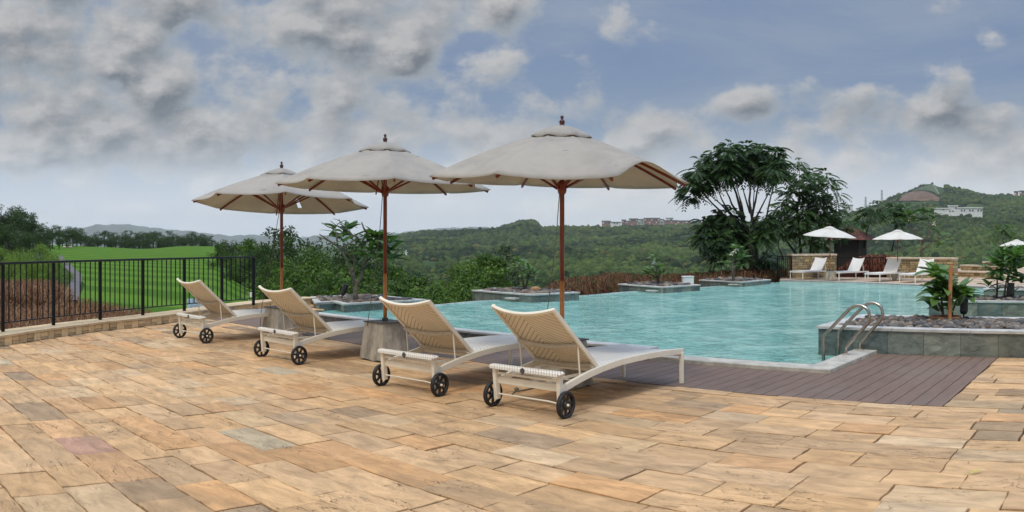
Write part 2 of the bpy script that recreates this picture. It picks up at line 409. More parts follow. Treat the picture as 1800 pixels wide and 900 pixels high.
def make_terrain():
    m, p, out = mat_new('hill_ground'); g = N('ShaderNodeNewGeometry'); v = g.outputs['Position']
    n1 = NOISE(v, .012, 8, .65); n2 = NOISE(v, .12, 6, .6); n3 = NOISE(v, 1.4, 5, .6)
    c = MIX(MR(n1, .4, .62), (.030, .060, .018), (.075, .115, .035)); c = MIX(M('MULTIPLY', MR(n2, .45, .7), .6), c, (.022, .045, .015))
    c = MIX(M('MULTIPLY', MR(n3, .5, .7), .35), c, (.09, .10, .04))
    L(c, p.inputs['Base Color']); p.inputs['Roughness'].default_value = .95; p.inputs['Specular IOR Level'].default_value = .05; return m
M_terrain = make_terrain()
def make_lawn():
    m, p, out = mat_new('mown_lawn'); g = N('ShaderNodeNewGeometry'); v = g.outputs['Position']
    sp = N('ShaderNodeSeparateXYZ'); L(v, sp.inputs[0]); nz = NOISE(v, .05, 3)
    t = M('ADD', M('ADD', M('MULTIPLY', sp.outputs[1], .30), M('MULTIPLY', sp.outputs[0], .16)), M('MULTIPLY', nz, 2.5))
    st = MR(M('SINE', M('MULTIPLY', t, 6.283 / 1.7)), -.5, .5)
    c = MIX(st, (.055, .130, .010), (.100, .205, .018)); c = MIX(M('MULTIPLY', MR(NOISE(v, .8, 8, .75), .42, .66), .45), c, (.045, .10, .015))
    L(c, p.inputs['Base Color']); p.inputs['Roughness'].default_value = .9; p.inputs['Specular IOR Level'].default_value = .1
    L(BUMP(NOISE(v, 20, 4, .7), .5, .03), p.inputs['Normal']); return m
M_lawn = make_lawn()
M_path = simple('grey_asphalt_path', (.13, .12, .12), .9, scale=3)
M_mount = simple('distant_mountain', (.05, .07, .045), .95, scale=.002, var=.4)
M_scar = simple('bare_earth', (.15, .085, .045), .95, scale=.09, var=.6)
M_pale = simple('pale_track', (.32, .30, .24), .95, scale=.05, var=.2)

# ------------------------------------------------------------------ terrain
CX = [0, 500, 640, 690, 700, 740, 800, 870, 900, 920, 940, 952, 1060, 1100, 1240, 1350, 1480, 1500, 1540, 1560, 1580, 1600, 1620, 1637, 1660, 1700, 1740, 1765, 1800, 1900, 2100]
CY = [440, 436, 430, 419, 415, 407, 405, 402, 393, 388, 389, 400, 398, 393, 391, 390, 384, 374, 361, 350, 341, 334, 326, 321, 326, 334, 343, 342, 341, 345, 400]
Ds = np.array([0, 10, 16, 20, 30, 45, 60, 100, 150, 200, 260, 400, 600])
def Zc(y, d): return EYE - (y - YH) * d / F
golf = [-.55, -.55, -.55, -.6, -.84, -.77, -.70, -.52, -.29, 0, -4, -12, -20]
def g_(y): a = list(golf); a[9] = Zc(y, 200); a[8] = (a[8] + a[9]) / 2 - .1; return a
COLS = [(-1500, [-.9] * 6 + [-1, -2, -3, -4, -6, -12, -20]), (-300, g_(431)), (60, g_(431)), (110, g_(431)), (180, g_(434.5)), (250, g_(437.5)), (330, g_(432.5)), (370, g_(433)),
        (450, [-.6, -.6, -.8, -.9, -1.2, -1.6, -2, -2.5, -3, -2.5, -6, -12, -20]),
        (520, [-.8, -.8, -1.0, -1.5, -2.5, -4, -5, -9, -13, -16, -19, -20, -20]), (760, [-.9, -.9, -1.0, -1.5, -2.8, -4.5, -6, -10, -14, -17, -20, -21, -20]),
        (930, [-.9, -.9, -1.0, -1.2, -1.9, -3, -5, -9, -13, -16, -19, -20, -20]), (1000, [-.9, -.9, -.9, -.9, -.95, -1.6, -4, -8, -12, -16, -19, -20, -20]),
        (1400, [-.9, -.9, -.9, -.9, -.6, -1.4, -3.5, -8, -12, -16, -19, -20, -20]), (1500, [-.9, -.9, -.9, -.9, -.5, -.9, -3.5, -9, -13, -17, -19, -20, -20]),
        (2300, [-.9, -.9, -.9, -.9, -.5, -.9, -3.5, -8, -12, -15, -18, -20, -20]), (3600, [-.9] * 6 + [-1, -2, -3, -4, -6, -12, -20])]
CXS = np.array([c[0] for c in COLS], float); CZS = np.array([c[1] for c in COLS], float)
def hill_noise(x, y):
    return (np.sin(x * .011 + 1.3) * np.cos(y * .009 + .4) * 5 + np.sin(x * .031 + y * .017) * 2.4 + np.sin(x * .07 - y * .05 + 2) * 1.1)
def TZ(px, d):                            # terrain height at azimuth (as photo column) and distance
    px = np.asarray(px, float); d = np.asarray(d, float)
    i = np.clip(np.searchsorted(CXS, px) - 1, 0, len(CXS) - 2); t = np.clip((px - CXS[i]) / (CXS[i + 1] - CXS[i]), 0, 1); t = t * t * (3 - 2 * t)
    near = np.zeros(np.broadcast(px, d).shape)
    j = np.clip(np.searchsorted(Ds, d) - 1, 0, len(Ds) - 2); s = np.clip((d - Ds[j]) / (Ds[j + 1] - Ds[j]), 0, 1)
    a = CZS[i, j] * (1 - s) + CZS[i, j + 1] * s; b = CZS[i + 1, j] * (1 - s) + CZS[i + 1, j + 1] * s
    near = a * (1 - t) + b * t
    cy = np.interp(px, CX, CY) + 3.5; zc = np.where(px > 2100, 20, Zc(cy, 1600)); zc = np.where(px < 0, -22, zc)
    k = np.clip((d - 600) / 1000, 0, 1); k = k * .72 + .28 * k * k * (3 - 2 * k)
    far = -20 + (zc + 20) * k
    back = np.clip((d - 1600) / 1400, 0, 1); back = back * back * (3 - 2 * back)
    far = far * (1 - back) + (-22) * back
    a_ = (px - 900) / F; X, Y = d * np.sin(a_), d * np.cos(a_)
    amp = np.clip((d - 450) / 400, 0, 1) * np.clip(np.abs(1600 - d) / 250, 0, 1) * np.clip((zc + 22) / 30, 0, 1)
    return np.where(d < 600, near, far) + hill_noise(X, Y) * amp
rr = np.concatenate([np.linspace(0.01, 60, 61), np.geomspace(63, 3200, 90), [4000, 6000, 9300]])
pxs = np.concatenate([np.linspace(-3700, -350, 60, endpoint=False), np.linspace(-350, 2150, 360), np.linspace(2200, 5535.6, 60)])
pxs = pxs[(pxs >= 900 - math.pi * F + 1e-6) & (pxs <= 900 + math.pi * F)]
PXg, Rg = np.meshgrid(pxs, rr); Zg = TZ(PXg, Rg); Ag = (PXg - 900) / F
V = np.stack([Rg * np.sin(Ag), Rg * np.cos(Ag), Zg], -1); nr, nc = Rg.shape
idx = np.arange(nr * nc).reshape(nr, nc); idn = np.roll(idx, -1, axis=1)
Fq = np.stack([idx[:-1], idx[1:], idn[1:], idn[:-1]], -1).reshape(-1, 4)
V = V.reshape(-1, 3)
t_ = np_obj('terrain', V, Fq, M_terrain, smooth=True); tag(t_, kind='structure')

def patch(name, pts_fn, nx, ny, mat, lift):         # sheet draped on terrain; pts_fn(s,t)->(px,d)
    S, T = np.meshgrid(np.linspace(0, 1, nx), np.linspace(0, 1, ny)); px, d = pts_fn(S, T); z = TZ(px, d) + lift
    a = (px - 900) / F; V = np.stack([d * np.sin(a), d * np.cos(a), z], -1).reshape(-1, 3); i = np.arange(nx * ny).reshape(ny, nx)
    Fq = np.stack([i[:-1, :-1], i[:-1, 1:], i[1:, 1:], i[1:, :-1]], -1).reshape(-1, 4); o = np_obj(name, V, Fq, mat, smooth=True); return tag(o, kind='structure')
def lawn_fn(S, T):
    d = 17 + (212 - 17) * T ** 1.7
    xl = np.interp(d, [17, 22, 28, 40, 70, 212], [200, 160, 135, 150, 100, 60]); xr = np.interp(d, [17, 30, 45, 70, 120, 212], [560, 500, 470, 440, 410, 400])
    return xl + (xr - xl) * S, d
lawn = patch('lawn', lawn_fn, 120, 90, M_lawn, .03)
def ground_d(px, y):
    ds = np.linspace(15, 215, 500); out = np.empty(px.shape)
    for idx in np.ndindex(px.shape):
        ys = YH - (TZ(np.full(500, px[idx]), ds) - EYE) * F / ds; out[idx] = ds[int(np.argmin(np.abs(ys - y[idx])))]
    return out
def path_fn(S, T):
    yy = 450 + (531 - 450) * T
    cx = np.interp(yy, [450, 462, 474, 485, 495, 510, 531], [104, 113, 124, 135, 134, 129, 127]); wd = np.interp(yy, [450, 462, 474, 490, 531], [7, 12, 15, 19, 27])
    px = cx + (S - .5) * wd; return px, ground_d(px, yy)
patch('path', path_fn, 6, 40, M_path, .08)
def bunk_fn(S, T): return 119 + (S - .5) * 17, 168 + (T - .5) * 9
patch('sand_bunker', bunk_fn, 8, 5, M_sand, .15)
def slope_d(px, y):                        # distance at which the hillside shows at this photo row
    ds = np.linspace(700, 1590, 300); out = np.empty(px.shape)
    for idx in np.ndindex(px.shape):
        ys = YH - (TZ(np.full(300, px[idx]), ds) - EYE) * F / ds; out[idx] = ds[int(np.argmin(np.abs(ys - y[idx])))]
    return out
def slope_patch(name, xs, ytop, ybot, mat, lift, nx=26, ny=14):
    def fn(S, T):
        px = xs[0] + (xs[-1] - xs[0]) * S; yt = np.interp(px, xs, ytop); yb = np.interp(px, xs, ybot); return px, slope_d(px, yb + (yt - yb) * T)
    return patch(name, fn, nx, ny, mat, lift)
slope_patch('bare_slope', [1578, 1586, 1594, 1606, 1622, 1636, 1648, 1656], [352, 345, 341, 338, 337, 341, 347, 354], [354, 355, 355, 354, 355, 354, 355, 355], M_scar, 1.6)
slope_patch('grassy_slope', [1588, 1600, 1615, 1630, 1640, 1648], [340, 332, 326, 322.5, 323, 330], [343, 337, 335.5, 336, 338, 345], simple('hill_grass', (.055, .085, .022), .95, scale=.08, var=.5), 1.3)
slope_patch('stair_track', [1640, 1656], [325, 351], [327.5, 353.5], M_pale, 2.2, 20, 3)

def mountain(name, prof, d, thick, base=-25):     # a far ridge: foot in front, crest, foot behind
    ks = [(-thick, base), (-thick * .45, None), (0, 1), (thick * .5, .4), (thick, base)]
    xs = np.arange(prof[0][0], prof[-1][0] + 1, 6.0); cy = np.interp(xs, [p[0] for p in prof], [p[1] for p in prof])
    cz = Zc(cy, d) + np.sin(xs * .23) * 3 + np.sin(xs * .61) * 2; V = []
    for off, kind in ((-thick, 0), (-thick * .5, .42), (-thick * .15, .85), (0, 1), (thick * .5, .5), (thick, 0)):
        a = (xs - 900) / F; dd = d + off + np.sin(xs * .11 + off) * thick * .12; zz = base + (cz - base) * kind
        V.append(np.stack([dd * np.sin(a), dd * np.cos(a), zz], -1))
    V = np.concatenate(V); n = len(xs); i = np.arange(6 * n).reshape(6, n)
    Fq = np.stack([i[:-1, :-1], i[:-1, 1:], i[1:, 1:], i[1:, :-1]], -1).reshape(-1, 4); tag(np_obj(name, V, Fq, M_mount, smooth=True), kind='structure')
mountain('mountain', [(-150, 424), (60, 414), (130, 405), (150, 400), (172, 394), (235, 395), (265, 400), (330, 406), (400, 414), (470, 420), (560, 424)], 7000, 1300)
mountain('mountain', [(340, 424), (420, 413), (450, 413), (520, 418), (560, 414), (600, 412), (660, 414), (760, 402), (830, 399), (880, 400), (940, 418)], 6800, 1100)

# ------------------------------------------------------------------ hillside forest: thousands of crowns, one mass
def ico(sub):
    t = (1 + 5 ** .5) / 2
    v = [(-1, t, 0), (1, t, 0), (-1, -t, 0), (1, -t, 0), (0, -1, t), (0, 1, t), (0, -1, -t), (0, 1, -t), (t, 0, -1), (t, 0, 1), (-t, 0, -1), (-t, 0, 1)]
    v = [Vector(x).normalized() for x in v]
    f = [(0, 11, 5), (0, 5, 1), (0, 1, 7), (0, 7, 10), (0, 10, 11), (1, 5, 9), (5, 11, 4), (11, 10, 2), (10, 7, 6), (7, 1, 8), (3, 9, 4), (3, 4, 2), (3, 2, 6), (3, 6, 8), (3, 8, 9), (4, 9, 5), (2, 4, 11), (6, 2, 10), (8, 6, 7), (9, 8, 1)]
    for _ in range(sub):
        c = {}; nf = []
        def mid(a, b):
            k = (min(a, b), max(a, b))
            if k not in c: c[k] = len(v); v.append(((v[a] + v[b]) / 2).normalized())
            return c[k]
        for a, b, d in f:
            x, y, z = mid(a, b), mid(b, d), mid(d, a); nf += [(a, x, z), (b, y, x), (d, z, y), (x, y, z)]
        f = nf
    return np.array([tuple(x) for x in v]), np.array(f)
IV0, IF0 = ico(0); IV1, IF1 = ico(1); IV2, IF2 = ico(2)
def lumps(C, S, IV, IF, cols, jit=.28):
    n = len(C); m = len(IV)
    V = IV[None] * S[:, None, :] * (1 + rng.uniform(-jit, jit, (n, m, 1))) + C[:, None, :]
    Fq = IF[None] + (np.arange(n) * m)[:, None, None]; col = np.repeat(cols[:, None, :], m, 1) * rng.uniform(.75, 1.25, (n, m, 1))
    return V.reshape(-1, 3), Fq.reshape(-1, 3), col.reshape(-1, 3)
def vnoise(x, y, s):
    return (np.sin(x / s * 1.7 + np.sin(y / s * 1.3) * 1.5) + np.sin(y / s * 2.1 + np.sin(x / s * .9) * 1.7)) / 2
def forest(name, n, x0, x1, d0, d1, rad, label_kind=True):
    px = rng.uniform(x0, x1, n); d = np.sqrt(rng.uniform(d0 ** 2, d1 ** 2, n)); a = (px - 900) / F
    X, Y = d * np.sin(a), d * np.cos(a); keep = (vnoise(X, Y, 60) > -.78)
    # clearings: bare slope and fields
    keep &= ~((px > 1582) & (px < 1652) & (d > 1180) & (d < 1600)) & ~((px > 740) & (px < 815) & (d < 760) & (d > 560) & (vnoise(X, Y, 25) > -.2)) & ~((abs(px - 1650) < 11) & (d > 1300))
    keep &= ~((px > 1636) & (px < 1731) & (d > 1045) & (d < 1080)) & ~((px > 1056) & (px < 1216) & (d > 1470)) & ~((px > 1780) & (d > 1500)) & ~((px > 1480) & (px < 1500) & (d > 1500))
    px, d, X, Y = px[keep], d[keep], X[keep], Y[keep]; n = len(px)
    r = rng.uniform(rad[0], rad[1], n) * np.where(rng.random(n) < .08, 1.5, 1); S = np.stack([r, r, r * rng.uniform(.75, 1.2, n)], -1)
    C = np.stack([X, Y, TZ(px, d) + S[:, 2] * .55], -1)
    t = np.clip(vnoise(X, Y, 90) * .45 + .42 + rng.normal(0, .30, n), 0, 1)[:, None]
    cols = np.array([.012, .030, .010]) * (1 - t) + np.array([.095, .145, .032]) * t
    yel = rng.random(n) < .05; cols[yel] = np.array([.14, .13, .04]) * rng.uniform(.7, 1.1, (yel.sum(), 1))
    V, Fq, c = lumps(C, S, IV0 if name == 'forest' else IV1, IF0 if name == 'forest' else IF1, cols, .38); o = np_obj(name, V, Fq, M_forest, c); tag(o, kind='stuff'); return o
M_forest = attr_mat('forest_canopy', .95, .9, .7, (.8, .8), .05)
f1 = forest('forest', 95000, 665, 1960, 560, 1640, (1.4, 3.3)); f1['label'] = 'dense green forest covering the far hillside'
f2 = forest('scrub', 16000, 665, 1960, 170, 570, (.9, 2.1)); f2['label'] = 'green scrub on the valley floor below the hillside'
f3 = forest('woodland', 2500, -120, 660, 330, 600, (2.0, 3.2)); f3['label'] = 'dark woodland falling away behind the golf lawn'
for f_ in (f1, f2, f3): f_['category'] = 'vegetation'

# ------------------------------------------------------------------ leaf clouds and trees
def diamonds(C, D, Nn, Ls, Ws, col):        # C centre, D long axis, Nn normal
    D = D / np.linalg.norm(D, axis=1, keepdims=True); S = np.cross(D, Nn); S /= (np.linalg.norm(S, axis=1, keepdims=True) + 1e-9)
    a = C - D * Ls[:, None] * .5; b = C + S * Ws[:, None] * .5; c = C + D * Ls[:, None] * .5; d = C - S * Ws[:, None] * .5
    V = np.stack([a, b, c, d], 1).reshape(-1, 3); n = len(C); Fq = np.arange(n * 4).reshape(n, 4); cc = np.repeat(col, 4, 0); return V, Fq, cc
def unit(n): v = rng.normal(size=(n, 3)); return v / np.linalg.norm(v, axis=1, keepdims=True)
def cloud(clusters, per, leaf, base, tip, flat=.8):
    """clusters: (x,y,z,r) -> leaf diamonds lying on and inside each clump"""
    Vs, Cs, Ds_, Ns, Ls, Ws, cols = [], [], [], [], [], [], []
    for (x, y, z, r) in clusters:
        n = max(8, int(per * r * r)); u = unit(n); rad = r * rng.uniform(.55, 1.08, (n, 1)); p = u * rad; p[:, 2] *= flat
        Cs.append(p + [x, y, z]); nn = u * .8 + unit(n) * .7 + [0, 0, .35]; Ns.append(nn / np.linalg.norm(nn, axis=1, keepdims=True)); Ds_.append(unit(n) + u * .5)
        Ls.append(leaf * rng.uniform(.6, 1.5, n)); Ws.append(leaf * .55 * rng.uniform(.6, 1.3, n))
        t = np.clip(rng.normal(.5, .28, n) + rng.normal(0, .18), 0, 1)[:, None]; cols.append(np.array(base) * (1 - t) + np.array(tip) * t)
    return diamonds(np.concatenate(Cs), np.concatenate(Ds_), np.concatenate(Ns), np.concatenate(Ls), np.concatenate(Ws), np.concatenate(cols))
GROUPS = {}
PAL = {'dark': ((.018, .040, .013), (.062, .112, .028)), 'mid': ((.026, .058, .015), (.095, .165, .035)), 'light': ((.080, .150, .022), (.230, .330, .060)), 'feather': ((.012, .036, .012), (.060, .115, .032))}
def make_variant(kind, seed):                # unit-height tree meshes (height 1, base at origin)
    rs = np.random.default_rng(seed); cl = []
    pal = PAL['dark']; leaf = .030; per = 8500
    if kind == 'round':
        for _ in range(46):
            u = rs.normal(size=3); u /= np.linalg.norm(u); r = rs.uniform(.06, .13); cl.append((u[0] * .26 * rs.uniform(.5, 1), u[1] * .26 * rs.uniform(.5, 1), .60 + u[2] * .32 * rs.uniform(.5, 1), r))
    elif kind == 'tall':
        for _ in range(46):
            z = rs.uniform(.2, .96); rr_ = .24 * (1 - abs(z - .45) * 1.25) + .03; a = rs.uniform(0, 6.28); q = rr_ * rs.uniform(.3, 1); cl.append((q * math.cos(a), q * math.sin(a), z, rs.uniform(.05, .105) * (1.25 - z * .55)))
    elif kind == 'cone':
        for _ in range(50):
            z = rs.uniform(.08, .98); rr_ = .26 * (1 - z) ** .8 + .015; a = rs.uniform(0, 6.28); q = rr_ * rs.uniform(.5, 1); cl.append((q * math.cos(a), q * math.sin(a), z, .035 + .07 * (1 - z)))
    elif kind == 'bush':
        pal = PAL['light']
        for _ in range(46):
            a = rs.uniform(0, 6.28); q = rs.uniform(0, .52) ; z = rs.uniform(.1, .84) * (1 - (q / .62) ** 2); cl.append((q * math.cos(a), q * math.sin(a), max(.1, z), rs.uniform(.09, .17)))
    elif kind == 'lush':
        pal = ((.030, .070, .015), (.15, .25, .045)); leaf = .040
        for _ in range(64):
            a = rs.uniform(0, 6.28); q = rs.uniform(0, .46); z = rs.uniform(.1, .92) * (1 - (q / .6) ** 3); cl.append((q * math.cos(a), q * math.sin(a), max(.1, z), rs.uniform(.07, .13)))
    elif kind == 'mid':
        pal = PAL['mid']
        for _ in range(56):
            a = rs.uniform(0, 6.28); q = rs.uniform(0, .34); z = rs.uniform(.12, .9) * (1 - (q / .5) ** 3); cl.append((q * math.cos(a), q * math.sin(a), max(.1, z), rs.uniform(.06, .12)))
    elif kind == 'flat':
        for _ in range(40):
            a = rs.uniform(0, 6.28); q = rs.uniform(0, .38); cl.append((q * math.cos(a), q * math.sin(a), .80 + rs.uniform(-.08, .1) - q * .2, rs.uniform(.05, .10)))
        for _ in range(12):
            a = rs.uniform(0, 6.28); q = rs.uniform(.05, .25); cl.append((q * math.cos(a), q * math.sin(a), rs.uniform(.4, .65), rs.uniform(.04, .07)))
    V, Fq, c = cloud(cl, per, leaf, *pal)
    m = MB()
    m.tube([(0, 0, -.03), (.01, 0, .25), (-.01, .01, .5), (0, 0, .75)], [.022, .017, .013, .005], 6)
    for i in range(9):
        x, y, z, r = cl[int(rs.integers(len(cl)))]
        z0 = min(z * .6, .55); m.tube([(0, 0, z0), (x * .5, y * .5, (z0 + z) / 2 + .02), (x, y, z)], [.010, .007, .003], 5)
    return V, Fq, c, m
VAR = {}
ORD = ['first', 'second', 'third', 'fourth', 'fifth', 'sixth', 'seventh', 'eighth', 'ninth', 'tenth', 'eleventh', 'twelfth', 'thirteenth', 'fourteenth', 'fifteenth', 'sixteenth', 'seventeenth', 'eighteenth', 'nineteenth', 'twentieth']
def ordinal_labels(lst, rows):             # lst of (object, px, d); rows: [(dmin, dmax, text with {})]
    for d0, d1, text in rows:
        r = sorted([t for t in lst if d0 <= t[2] < d1], key=lambda t: t[1])
        for i, t in enumerate(r): t[0]['label'] = text.format(ORD[min(i, 19)])
def tree_at(px, ytop, d, kind, name, label, cat, group, wscale=1.0, seed=1, sink=0):
    key = (kind, seed)
    zb = float(TZ(px, d)) - sink; a = AZ(px); base = Vector((d * math.sin(a), d * math.cos(a), zb)); h = Zc(ytop, d) - zb
    if key not in VAR:
        V, Fq, c, m = make_variant(kind, seed * 13 + len(kind)); root = thing(name, label, cat, base, 0, group)
        np_obj('crown', V, Fq, M_leaf, c, parent=root); m.build('trunk', M_darkbark, root, smooth=True); VAR[key] = root
    else: root = copy_tree(VAR[key]); root.name = name
    root.location = base; root.rotation_euler = (0, 0, random.uniform(0, 6.28)); root.scale = (h * wscale, h * wscale, h); tag(root, label, cat, group); return root

# far tree line behind the lawn
lab = 'dark tree in the distant treeline along the far edge of the golf lawn'
tl = [(142, 398, 228), (150, 411, 235), (163, 409, 240), (184, 401, 226), (196, 413, 232), (203, 405, 238), (214, 403, 236), (226, 403, 228), (236, 412, 234), (244, 404, 236), (252, 402, 230), (262, 410, 226), (270, 402, 238), (277, 406, 232), (288, 411, 236), (296, 404, 230), (305, 409, 236),
      (315, 411, 224), (325, 409, 226), (333, 409, 228), (343, 404, 232), (352, 407, 228), (362, 410, 226), (372, 413, 222), (172, 410, 226), (156, 413, 224), (190, 414, 222), (219, 415, 222), (230, 416, 221), (256, 416, 223), (284, 415, 223), (300, 415, 224), (320, 416, 220), (338, 415, 220), (357, 416, 218)]
TLO = []
for i, (x, y, d) in enumerate(tl):
    k = ('flat', 1) if x in (184, 270) else [('round', 1), ('tall', 1), ('round', 2), ('tall', 2)][i % 4]
    TLO.append((tree_at(x, y, d, k[0], 'tree', lab, 'tree', 'trees in the distant treeline behind the lawn', random.uniform(1.1, 1.6), k[1], 0), x, d))
ordinal_labels(TLO, [(0, 227, '{} tree from the left in the front row of the distant treeline'), (227, 300, '{} tree from the left in the back row of the distant treeline')]); TLO = []
tl2 = [(-60, 335, 95), (-25, 338, 90), (2, 346, 88), (22, 358, 100), (38, 357, 112), (52, 370, 118), (64, 389, 130), (78, 387, 140), (92, 393, 150), (104, 396, 160), (117, 393, 165), (128, 395, 172), (134, 403, 180), (14, 392, 75), (34, 398, 82), (52, 402, 95), (70, 408, 110), (88, 412, 125), (104, 414, 140), (120, 416, 160), (-10, 385, 70), (-35, 380, 66), (136, 414, 190), (110, 404, 178), (84, 402, 150), (58, 392, 125)]
for i, (x, y, d) in enumerate(tl2):
    k = [('round', 1), ('tall', 2), ('round', 2), ('tall', 1)][i % 4]
    TLO.append((tree_at(x, y, d, k[0], 'tree', 'dark tree', 'tree', 'trees of the wood left of the lawn', random.uniform(1.1, 1.5), k[1]), x, d))
ordinal_labels(TLO, [(0, 105, '{} dark tree from the left in the near row of the left wood'), (105, 145, '{} dark tree from the left in the middle row of the left wood'), (145, 300, '{} dark tree from the left in the far row of the left wood')]); TLO = []
for i, (x, y, d, s) in enumerate([(30, 424, 40, 1.1), (70, 421, 44, 1.0), (92, 432, 42, 1.0), (2, 428, 38, 1.1), (50, 440, 36, 1.0), (-40, 420, 40, 1.1), (84, 447, 34, .9), (20, 447, 34, .95)]):
    TLO.append((tree_at(x, y, d, 'bush', 'bush', 'bright green bush', 'bush', 'bright green bushes left of the path', s, 1 + i % 2), x, d))
ordinal_labels(TLO, [(0, 39, '{} bright green bush from the left, front row below the dark wood'), (39, 99, '{} bright green bush from the left, back row below the dark wood')]); TLO = []
# grove behind the frangipani planter
gv = [(382, 420, 62, 'mid', 1.1), (398, 414, 66, 'round', 1.2), (420, 418, 60, 'mid', 1.1), (440, 417, 56, 'lush', 1.2), (404, 440, 52, 'mid', 1.0), (456, 415, 50, 'round', 1.1), (478, 390, 46, 'cone', 1.3), (507, 398, 46, 'cone', 1.3), (522, 404, 44, 'round', 1.2),
      (540, 418, 42, 'mid', 1.1), (560, 402, 44, 'tall', 1.0), (575, 425, 40, 'mid', 1.0), (600, 414, 42, 'round', 1.1), (625, 420, 44, 'mid', 1.0), (645, 430, 42, 'round', 1.0), (668, 438, 44, 'mid', 1.0), (500, 440, 36, 'lush', .9), (530, 452, 34, 'mid', .9), (470, 455, 36, 'mid', .8),
      (556, 450, 33, 'lush', .9), (590, 455, 34, 'mid', 1.0), (620, 462, 33, 'lush', 1.0), (655, 460, 36, 'mid', 1.0), (690, 462, 42, 'lush', 1.1), (710, 470, 40, 'mid', 1.1), (740, 482, 40, 'lush', 1.2), (765, 492, 42, 'mid', 1.2), (520, 478, 30, 'lush', .9), (560, 482, 29, 'mid', .9), (605, 488, 29, 'lush', 1.0), (648, 490, 29, 'mid', 1.1), (690, 492, 30, 'lush', 1.2), (730, 500, 30, 'lush', 1.3), (780, 508, 31, 'lush', 1.3)]
for i, (x, y, d, k, s) in enumerate(gv):
    TLO.append((tree_at(x, y, d, k, 'tree', 'tree', 'tree', 'trees of the grove beyond the terrace', s, 1 + i % 2), x, d))
ordinal_labels(TLO, [(0, 35, '{} low leafy tree from the left, front row of the central grove'), (35, 44.5, '{} leafy tree from the left, middle row of the central grove'), (44.5, 99, '{} tree from the left, back row of the central grove')])
for i, (x, y, d, k, s, lb) in enumerate([(815, 446, 33, 'lush', 1.0, 'broad mid green tree at the left end of the clump behind the infinity edge'), (848, 441, 34, 'lush', 1.0, 'broad mid green tree in the middle of the clump behind the infinity edge'), (887, 421, 36, 'cone', 1.1, 'dark pointed conifer rising above the clump behind the infinity edge'),
      (873, 447, 34, 'lush', .9, 'mid green tree in front of the pointed conifer'), (808, 470, 30, 'bush', .62, 'low green bush at the left foot of the clump behind the infinity edge'), (822, 484, 27, 'lush', 1.1, 'low dark bush directly left of the slate planter with the brown boulder'), (925, 478, 42, 'bush', .5, 'low green bush behind the slate planter with the brown boulder')]):
    tree_at(x, y, d, k, 'conifer' if k == 'cone' else 'tree', lb, 'tree', None, s, 1 + i % 2)
# trees and palms on the right behind the far deck
for i, (x, y, d, k, s, lb) in enumerate([(1640, 455, 60, 'bush', .8, 'green bush behind the long stone wall'), (1560, 442, 55, 'bush', .8, 'yellow green bush behind the brown hut'), (1790, 405, 75, 'tall', 1.0, 'dark tree at the right edge above the last white umbrella'), (1775, 452, 40, 'bush', .7, 'bright green bush beside the pole of the last white umbrella'), (1700, 452, 70, 'mid', .9, 'green tree behind the stepped stone walls')]):
    tree_at(x, y, d, k, 'tree' if k != 'bush' else 'bush', lb, 'tree' if k != 'bush' else 'bush', None, s, 1 + i % 2)

def fronds(P0, Dv, Lg, droop, npair, ll, base, tip):     # compound leaves
    n = len(P0); Dv = Dv / np.linalg.norm(Dv, axis=1, keepdims=True); side = np.cross(Dv, [0, 0, 1.0]); side /= np.linalg.norm(side, axis=1, keepdims=True) + 1e-9
    Cs, Dd, Nn, Ls, Ws, cc = [], [], [], [], [], []
    t = np.clip(rng.normal(.5, .3, n), 0, 1)[:, None]; col = np.array(base) * (1 - t) + np.array(tip) * t
    for j in range(npair):
        s = .15 + .85 * (j + .5) / npair; p = P0 + Dv * (Lg * s)[:, None]; p[:, 2] -= droop * Lg * s * s
        tang = Dv.copy(); tang[:, 2] -= 2 * droop * s; tang /= np.linalg.norm(tang, axis=1, keepdims=True); sz = ll * (1 - .5 * abs(s - .5) * 1.4)
        for sg in (-1, 1):
            dd = tang * .55 + side * sg * .9 + [0, 0, -.35]; dd /= np.linalg.norm(dd, axis=1, keepdims=True)
            Cs.append(p + dd * sz * .5); Dd.append(dd); up = np.cross(dd, tang) * sg; Nn.append(up); Ls.append(np.full(n, sz)); Ws.append(np.full(n, sz * .42)); cc.append(col * rng.uniform(.75, 1.25, (n, 1)))
    return diamonds(np.concatenate(Cs), np.concatenate(Dd), np.concatenate(Nn), np.concatenate(Ls), np.concatenate(Ws), np.concatenate(cc))
